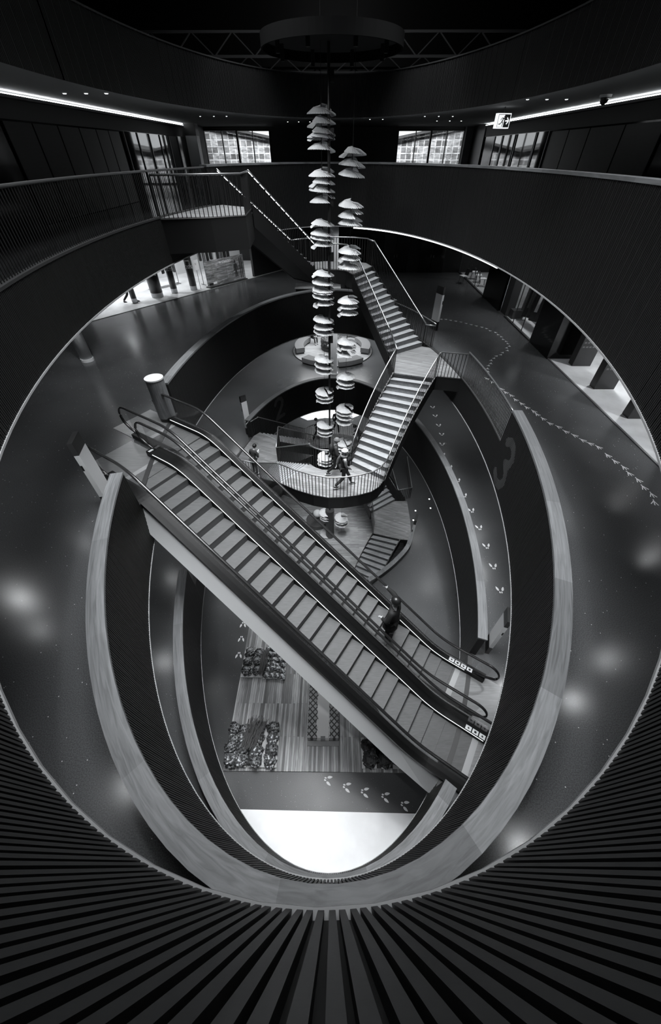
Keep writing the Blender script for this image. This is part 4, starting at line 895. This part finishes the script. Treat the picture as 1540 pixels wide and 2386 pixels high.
mb.build('sticks', M['black'], t)
t = thing('bundle_of_sticks', 'dark sheaf of thin sticks between the rear left bundles', 'sticks', (-3.05,6.4,.55)); mb = MB()
for i in range(50):
    a = Vector((rnd.uniform(-.12,.12), -.5+rnd.uniform(-.15,.1), rnd.uniform(0,.12))); b = a+Vector((rnd.uniform(-.05,.2), rnd.uniform(.75,1.05), rnd.uniform(.0,.1))); mb.bar(a, b, .014)
mb.build('sticks', M['black'], t)
t = thing('display_table', 'long table draped with a scale-patterned cloth on the plank platform', 'table', (-.33, 4.9, .09))
mb = MB(); mb.box(-.55,.55,-1.35,1.9,0,.42); mb.build('base', M['charcoal'], t)
mb = MB(); mb.box(-.60,.60,-1.40,1.95,.42,.47); mb.build('scale_cloth', M['scales'], t)
mb = MB(); mb.box(-.60,.60,-1.44,-1.40,.05,.47); mb.build('front_drop', M['scales'], t)
mb = MB(); mb.box(-.09,.09,-1.47,-1.38,.05,.475); mb.box(-.62,.62,-1.62,-1.45,.0,.06); mb.build('front_band', M['wall_grey'], t)
# footprints
def paw(loc, rot, sc, label, group):
    t = MB()
    def drop(cx, cy, dx, dy, r, l):
        n = 10; d = Vector((dx,dy,0)).normalized(); s = Vector((-d.y,d.x,0)); pts = []
        for i in range(n): a = 2*PI*i/n; f = math.cos(a); pts.append(Vector((cx,cy,0))+d*(l*f)+s*(r*math.sin(a)*(1-.55*max(f,0)*1.0)))
        t.prism([(p.x*sc, p.y*sc) for p in pts][::-1] if False else [(p.x*sc, p.y*sc) for p in pts], .0005, .0025)
    drop(-.10,-.02,-.35,-.9,.045,.10); drop(.10,-.02,.35,-.9,.045,.10); drop(-.035,.13,-.1,-.9,.028,.045); drop(.035,.13,.1,-.9,.028,.045)
    o = t.build('paw_print', M['print']); o.location = loc; o.rotation_euler = (0,0,rot); tag(o, label, 'floor marking', group)
def bird(loc, rot, sc, label, group):
    t = MB()
    for a in (-.55, 0, .55): t.bar((0,-.02*sc,.0015), (math.sin(a)*.2*sc, math.cos(a)*.2*sc, .0015), .028*sc, .002)
    t.bar((0,0,.0015),(0,-.09*sc,.0015),.03*sc,.002)
    o = t.build('bird_print', M['print']); o.location = loc; o.rotation_euler = (0,0,rot); tag(o, label, 'floor marking', group)
def trail(pts, z, fn, sc, label, group, flip=1, extra=0):
    for i, p in enumerate(pts):
        a = pts[max(0, i-1)]; b = pts[min(len(pts)-1, i+1)]; ang = math.atan2(b[1]-a[1], b[0]-a[0])-PI/2
        fn((p[0], p[1], z), ang+(PI if flip < 0 else 0), sc, label, group)
trail([(5.151,21.088,10.0),(5.795,21.164,10.0),(6.052,21.166,10.0),(6.278,21.027,10.0),(6.524,20.89,10.0),(6.767,20.754,10.0),(6.991,20.551,10.0),(7.211,20.351,10.0),(7.428,20.154,10.0),(7.664,19.96,10.0),(7.853,19.769,10.0),(7.934,19.454,10.0),(8.141,19.209,10.0),(8.175,18.908,10.0),(8.25,18.613,10.0),(8.22,18.268,10.0),(8.272,17.988,10.0),(8.262,17.714,10.0),(8.253,17.394,10.0),(8.061,17.183,10.0),(7.996,16.875,10.0),(7.696,16.623,10.0),(7.538,16.377,10.0),(7.299,16.231,10.0),(7.109,15.993,10.0),(6.905,15.76,10.0),(6.789,15.443,10.0),(6.629,15.221,10.0),(6.483,14.919,10.0),(6.413,14.626,10.0)], 10.0, bird, .6, 'white bird footprint in the winding trail by the right shops', 'bird footprints winding by the right shops')
trail([(6.133,13.984,10.0),(6.263,13.679,10.0),(6.43,13.096,10.0),(6.502,12.817,10.0),(6.631,12.58,10.0),(6.675,12.25,10.0),(6.791,11.964,10.0),(6.873,11.685,10.0),(7.013,11.416,10.0),(7.052,11.212,10.0),(7.145,10.928,10.0),(7.238,10.626,10.0),(7.433,10.414,10.0),(7.546,10.13,10.0),(7.72,9.905,10.0),(7.852,9.639,10.0),(7.988,9.45,10.0),(8.161,9.267,10.0),(8.227,8.844,10.0),(8.283,8.548,10.0),(8.386,8.263,10.0),(8.376,7.988,10.0),(8.463,7.705,10.0),(8.431,7.397,10.0),(8.481,7.102,10.0),(8.362,6.803,10.0)], 10.0, bird, .8, 'white bird footprint in the straight trail down the right of level three', 'bird footprints down the right side')
trail([(6.313,20.764,5.0),(6.269,19.712,5.0),(6.259,18.632,5.0),(6.235,17.669,5.0),(6.051,16.68,5.0),(5.871,15.718,5.0),(6.018,14.642,5.0),(6.16,13.583,5.0),(6.198,12.485,5.0),(6.273,11.479,5.0),(6.324,10.429,5.0),(6.332,9.401,5.0),(6.297,8.383,5.0),(6.217,7.31,5.0)], 5.0, paw, 1.0, 'white paw print in the arc along the right of level two', 'paw prints along level two')
trail([(2.66,1.521,0.0),(1.995,1.756,0.0),(1.258,1.885,0.0),(0.605,2.029,0.0),(-0.091,2.226,0.0)], 0.0, paw, 1.0, 'white paw print in the row of five before the plank platform', 'five paw prints before the plank platform')
trail([(-4.321,6.835,0.0),(-4.347,7.62,0.0),(-4.396,8.345,0.0)], 0.0, paw, 1.0, 'white paw print left of the rear pallet', 'paw prints left of the rear pallet')
for p in [(6.472,17.514,0.0),(6.396,16.651,0.0),(5.374,16.404,0.0),(5.104,15.557,0.0)]: mb = MB(); mb.cyl((0,0), .05, 0, .004, 12); o = mb.build('floor_spot', M['spot_dim']); o.location = p; tag(o, 'tiny round floor light by the edge-on totem on level one', 'light', 'floor lights beside the edge-on totem')
# ------------------------------------------------------------------ hanging paper lamps
def disc_mesh(seed):
    rnd = random.Random(seed); mb = MB(); n = 34; R_ = .44; st = rnd.uniform(0, 6)
    for i in range(n):
        a = st+2*PI*(i/n)*.985; b = a+2*PI/n*1.5; zz = -.12*i/n; ra = R_*(1+.03*math.sin(i*1.7))
        def q(r, an, z): return (r*math.cos(an), r*math.sin(an), z)
        za, zb = zz+.018, zz-.020
        p = [q(.03,a,za+.05), q(ra*.55,a,za+.022), q(ra,a+.02,za-.085), q(ra*1.02,(a+b)/2,zz-.098), q(ra*.97,b,zb-.080), q(ra*.55,b,zb+.012), q(.03,b,zb+.05)]
        k = len(mb.v); mb.v += p+[(x,y,z-.004) for x,y,z in p]; m_ = len(p)
        mb.f.append(tuple(range(k,k+m_))); mb.f.append(tuple(range(k+2*m_-1,k+m_-1,-1)))
        for j in range(m_): jj = (j+1) % m_; mb.f.append((k+j,k+m_+j,k+m_+jj,k+jj))
    return mb.mesh('paper_disc', M['paper'])
DM = [disc_mesh(i) for i in range(6)]
ORD = ['topmost','second','third','fourth','fifth','sixth','seventh','eighth','ninth','tenth','eleventh','twelfth','thirteenth','fourteenth','lowest']
def lamps(x, y, stacks, side, ztop):
    mbc = MB(); mbc.cyl((0,0), .006, -2.2, ztop, 6); c = mbc.build('hanging_cable', M['black']); c.location = (x, y, 0); tag(c, 'thin cable carrying the %s-hand column of paper lamps' % side, 'cable')
    for k, (z, n) in enumerate(stacks):
        w_ = ORD[k]+' from the top' if 0 < k < len(stacks)-1 else ('topmost' if k == 0 else 'lowest')
        t = thing('paper_lamp', 'stack of %d scalloped white paper discs, %s on the %s-hand cable' % (n, w_, side), 'lamp', (x, y, z), random.uniform(0,6))
        for j in range(n): o = inst('paper_disc', DM[(k*2+j) % 6], t, (0,0,-.24*j), (random.uniform(-.05,.05), random.uniform(-.05,.05), (k+j)*1.3))
        mb = MB(); mb.cyl((0,0), .012, -.24*n, .12, 8); mb.build('stem', M['black'], t)
lamps(-.44, 16.6, [(17.4, 3), (16.85, 2), (16.0, 2), (15.59, 2), (14.66, 2), (14.31, 2), (13.11, 3), (12.58, 3), (11.47, 3), (9.81, 3), (8.25, 3), (6.34, 3), (4.32, 3), (-0.25, 3), (-2.38, 2)], "left", 21.5)
lamps(.58, 16.6, [(16.48, 3), (15.2, 3), (13.89, 3), (12.21, 3), (10.6, 3), (8.99, 3), (7.34, 4), (5.28, 3), (-0.76, 3)], "right", 21.5)
t = thing('globe_planter', 'dark round planter with a white globe lamp in the sunken hall', 'planter', (-1.167,17.704,-2.6))
mb = MB(); mb.cyl((0,0), .75, 0, .35, 32); mb.build('tub', M['charcoal'], t)
mb = MB(); mb.sphere((.05,.3,.65), .30,.30,.30,20,14); mb.build('globe', M['white'], t, True)
#@@PART4
# ------------------------------------------------------------------ people
def skinned(name, verts, edges, radii, m, parent, sub=1):
    me = bpy.data.meshes.new(name); me.from_pydata([tuple(v) for v in verts], edges, []); o = bpy.data.objects.new(name, me); COL.objects.link(o)
    md = o.modifiers.new('s', 'SKIN'); md.use_smooth_shade = True; md.branch_smoothing = 0.3
    if not me.skin_vertices: 
        bm = bmesh.new(); bm.from_mesh(me); bm.verts.layers.skin.verify(); bm.to_mesh(me); bm.free()
    for i, r in enumerate(radii):
        r = r if isinstance(r, tuple) else (r, r); me.skin_vertices[0].data[i].radius = r; me.skin_vertices[0].data[i].use_root = (i == 0)
    if sub: sb = o.modifiers.new('u', 'SUBSURF'); sb.levels = sub; sb.render_levels = sub
    bpy.context.view_layer.update()
    out = bpy.data.meshes.new_from_object(o.evaluated_get(bpy.context.evaluated_depsgraph_get())); bpy.data.objects.remove(o)
    out.materials.clear(); out.materials.append(m); out.shade_smooth(); out.name = name
    q = bpy.data.objects.new(name, out); COL.objects.link(q); q.parent = parent; return q
BASE = dict(pelvis=(0,0,.94), spine=(0,0,1.12), chest=(0,0,1.33), neck=(0,.01,1.47), head=(0,.035,1.62), crown=(0,.03,1.72),
    hipL=(-.09,0,.90), kneeL=(-.10,.02,.50), ankL=(-.10,0,.09), hipR=(.09,0,.90), kneeR=(.10,.02,.50), ankR=(.10,0,.09),
    shL=(-.18,0,1.40), elL=(-.23,-.03,1.13), wrL=(-.24,.05,.90), shR=(.18,0,1.40), elR=(.23,-.03,1.13), wrR=(.24,.05,.90))
WALK = dict(kneeL=(-.09,.22,.53), ankL=(-.09,.34,.12), kneeR=(.09,-.02,.50), ankR=(.09,-.36,.16), elL=(-.24,-.14,1.15), wrL=(-.23,-.20,.92), elR=(.24,.02,1.14), wrR=(.22,.22,.98))
SEAT = dict(pelvis=(0,0,.52), spine=(0,.02,.70), chest=(0,.05,.92), neck=(0,.09,1.05), head=(0,.14,1.18), crown=(0,.14,1.28), hipL=(-.09,.02,.50), kneeL=(-.12,.42,.50), ankL=(-.12,.44,.09), hipR=(.09,.02,.50), kneeR=(.12,.42,.50), ankR=(.12,.52,.09),
    shL=(-.18,.05,.98), elL=(-.22,.16,.74), wrL=(-.10,.36,.66), shR=(.18,.05,.98), elR=(.22,.16,.74), wrR=(.10,.36,.66))
def person(label, loc, rot, pose={}, top='cloth_black', legs='denim', hairm='hair', hat=None, coat=0.0, scale=1.0, shoes='shoe', hood=None, bag=False, sleeves=None, bulk=1.0):
    J = dict(BASE); J.update(pose); J = {k: Vector(v) for k, v in J.items()}
    t = thing('person', label, 'person', loc, rot); t.scale = (scale,)*3
    V = []; E_ = []; R_ = []
    def add(p, r, frm=None): V.append(Vector(p)); R_.append(r); i = len(V)-1; (E_.append((frm, i)) if frm is not None else None); return i
    pe = add(J['pelvis'], (.125,.09)); sp = add(J['spine'], (.115,.085), pe); ch = add(J['chest'], (.13,.09), sp); nk = add(J['neck'], .05, ch)
    hd0 = add(J['neck'].lerp(J['head'], .45), .055, nk); hd = add(J['head'], (.075,.092), hd0); add(J['crown'], (.06,.07), hd)
    fwd = Vector((0,1,0)); hv = (J['head']-J['neck']); hf = (fwd-hv.normalized()*fwd.dot(hv.normalized())).normalized()
    for s in 'LR':
        sh = add(J['sh'+s], .052, ch); el = add(J['el'+s], .040, sh); wr = add(J['wr'+s], .026, el)
        d = (J['wr'+s]-J['el'+s]).normalized(); sx = d.cross(Vector((0,0,1)) if abs(d.z) < .9 else Vector((0,1,0))).normalized(); pm = add(J['wr'+s]+d*.055, (.034,.016), wr)
        base = J['wr'+s]+d*.085; up = sx.cross(d)
        for f, ln_ in ((-1.5,.062),(-.5,.075),(.5,.072),(1.5,.056)):
            a = add(base+sx*f*.018, .0085, pm); b = add(base+sx*f*.020+d*ln_*.55-up*.008, .008, a); add(base+sx*f*.021+d*ln_-up*.028, .0065, b)
        a = add(J['wr'+s]+d*.035+sx*.035, .010, pm); b = add(J['wr'+s]+d*.065+sx*.055-up*.006, .009, a); add(J['wr'+s]+d*.088+sx*.058-up*.016, .0075, b)
        hp = add(J['hip'+s], .078, pe); kn = add(J['knee'+s], .055, hp); an = add(J['ank'+s], .036, kn); add(J['ank'+s]+Vector((0,.14,-.05)), (.035,.025), an)
    body = skinned('body', V, E_, R_, M['skin'], t, 1)
    # face
    mb = MB(); c = J['head']+hf*.088
    mb.sphere(c+Vector((0,.008,-.012)), .013,.018,.022,8,6); mb.build('nose', M['skin'], t, True)
    for s in (-1,1):
        mb = MB(); mb.sphere(J['head']+hf*.078+Vector((s*.03,0,.015)), .010,.008,.008,8,6); mb.build('eye', M['black'], t, True)
        mb = MB(); mb.sphere(J['head']+Vector((s*.082,-.01,-.005)), .012,.022,.032,8,6); mb.build('ear', M['skin'], t, True)
    mb = MB(); mb.sphere(J['head']+hf*.080+Vector((0,0,-.050)), .022,.008,.006,8,6); mb.build('mouth', mat('lip_tone', 0.25, 0.5), t, True)
    # hair or hat
    back = J['head']-hf*.014+Vector((0,0,.032)); mb = MB(); mb.sphere(back, .098,.112,.105,18,12); mb.v = [v if not ((Vector(v)-J['head']).dot(hf) > .055 and v[2] < J['head'].z+.055) else tuple(Vector(v)-hf*.06) for v in mb.v]
    mb.build('hat' if hat else 'hair', M[hat or hairm], t, True)
    if hat: mb = MB(); mb.tube([J['head']+Vector((.097*math.cos(a), .108*math.sin(a)-.008, .045)) for a in [2*PI*i/16 for i in range(16)]], .018, 8, closed=True); mb.build('hat_brim', M[hat], t, True)
    # top with sleeves
    V = []; E_ = []; R_ = []
    lo = J['pelvis'].lerp(J['spine'], -.15)
    sp = add(J['spine'], (.15*bulk,.12*bulk)); ch = add(J['chest'], (.165*bulk,.125*bulk), sp); nk = add(J['neck']+Vector((0,0,-.02)), .075, ch); pe = add(lo, (.155,.12), sp)
    if coat: cb = add(J['pelvis'].lerp((J['kneeL']+J['kneeR'])/2, coat*.5), (.18*bulk,.15*bulk), pe); add(J['pelvis'].lerp((J['kneeL']+J['kneeR'])/2, coat), (.21*bulk,.17*bulk), cb)
    if not sleeves:
        for s in 'LR': sh = add(J['sh'+s]-Vector((0,0,.005)), .075, ch); el = add(J['el'+s], .060, sh); add(J['wr'+s].lerp(J['el'+s], .06), .043, el)
    skinned('coat' if coat else 'jacket', V, E_, R_, M[top], t, 1)
    if sleeves:
        for s in 'LR':
            V = []; E_ = []; R_ = []; sh = add(J['sh'+s], .072); el = add(J['el'+s], .057, sh); add(J['wr'+s].lerp(J['el'+s], .06), .042, el); skinned('sleeve', V, E_, R_, M[sleeves], t, 1)
    V = []; E_ = []; R_ = []
    pe = add(J['pelvis'], (.145,.115))
    for s in 'LR': hp = add(J['hip'+s], .098, pe); kn = add(J['knee'+s], .070, hp); add(J['ank'+s].lerp(J['knee'+s], .05), .055, kn)
    skinned('trousers', V, E_, R_, M[legs], t, 1)
    for s in 'LR':
        V = []; E_ = []; R_ = []; a = J['ank'+s]; h0 = add(a+Vector((0,-.03,-.035)), (.042,.045)); m_ = add(a+Vector((0,.07,-.045)), (.046,.036), h0); add(a+Vector((0,.17,-.058)), (.038,.022), m_)
        o = skinned('shoe', V, E_, R_, M[shoes], t, 1)
        mb = MB(); mb.sphere(a+Vector((0,.065,-.078)), .05,.14,.014,12,6); mb.build('sole', M['sole'] if shoes == 'shoe' else M['black'], o, True)
    if hood: mb = MB(); mb.tube([J['neck']+Vector((.11*math.cos(a), .10*math.sin(a)-.02, .0+.02*math.sin(a)*-1)) for a in [2*PI*i/14 for i in range(14)]], .042, 8, closed=True); mb.build('hood', M[hood], t, True)
    if bag: mb = MB(); c = J['chest']; mb.sphere(c+Vector((0,-.17,-.08)), .14,.10,.21,14,10); mb.build('backpack', M['cloth_black'], t, True)
    return t
person('walker in white knit hat, dark vest and pale hooded sweater on the front landing', (0.381,10.279,7.4), -PI/2+.25, WALK, top='cloth_black', legs='cloth_dark', hat='cloth_pale', hood='cloth_grey', sleeves='cloth_grey')
person('person in grey beanie and dark coat half hidden behind the walker in the white hat', (0.085,11.052,7.4), -PI/2+.1, dict(WALK, head=(0,.06,1.60)), top='cloth_dark', legs='cloth_black', hat='cloth_grey', bag=True, scale=.97)
person('man in dark sweater bent over a phone at the left platform railing', (-3.87,13.91,5.0), -0.55, dict(chest=(0,.10,1.31), neck=(0,.17,1.43), head=(0,.25,1.55), crown=(0,.25,1.65), shL=(-.18,.10,1.37), shR=(.18,.10,1.37), elL=(-.25,.10,1.10), wrL=(-.07,.33,1.16), elR=(.25,.10,1.10), wrR=(.07,.33,1.16)), top='cloth_dark', legs='denim', shoes='cloth_black')
t = thing('phone', 'small bright phone in the hands of the man at the left platform', 'phone', (0,0,0)); mb = MB(); mb.box(-.035,.035,-.07,.07,-.005,.005); mb.build('case', M['black'], t); mb = MB(); mb.box(-.03,.03,-.065,.065,.005,.006); mb.build('screen', M['print'], t)
a_ = -0.55; t.location = (-3.87-.42*math.sin(a_), 13.91+.42*math.cos(a_), 6.20); t.rotation_euler = (.5,0,a_)
zw = zn2(-1.27)
pw = S(-1.27, 5.15, zw)
person('woman in long black coat holding the handrail on the far escalator', (pw.x,pw.y,pw.z+.01), math.atan2(ex.y,ex.x)+PI/2, dict(shR=(.20,.04,1.40), elR=(.42,.22,1.20), wrR=(.56,.44,1.07), elL=(-.27,.03,1.13), wrL=(-.16,.2,1.0)) , top='cloth_black', legs='cloth_black', coat=1.0, shoes='white', scale=1.28, bulk=1.25)
person('person in black with a backpack striding left on the lower rear landing', (-1.037,20.527,2.6), PI/2+.2, dict(WALK, chest=(0,.06,1.32), head=(0,.12,1.58), crown=(0,.12,1.68)), top='cloth_black', legs='cloth_black', bag=True)
person('person in long black jacket standing beside the pole on the lower rear landing', (0.193,21.542,2.6), PI+.3, WALK, top='cloth_black', legs='cloth_dark', coat=.3)
person('person in black leaning forward at the right end of the lower rear landing', (1.707,19.846,2.6), PI/2-.2, dict(chest=(0,.16,1.28), neck=(0,.26,1.37), head=(0,.36,1.44), crown=(0,.38,1.54), shL=(-.18,.17,1.32), shR=(.18,.17,1.32), elL=(-.24,.22,1.06), wrL=(-.18,.42,.98), elR=(.24,.22,1.06), wrR=(.18,.42,.98)), top='cloth_black', legs='cloth_dark', hairm='hair')
person('person in black sitting on the left curved bench of the round seating', (-1.75,31.35,5.05), PI+.6, SEAT, top='cloth_black', legs='cloth_black')
person('passer-by in black trousers walking on the bright floor of the left shop', (-12.2,23.9,10.012), -lang-.4, WALK, top='cloth_pale', legs='cloth_black')
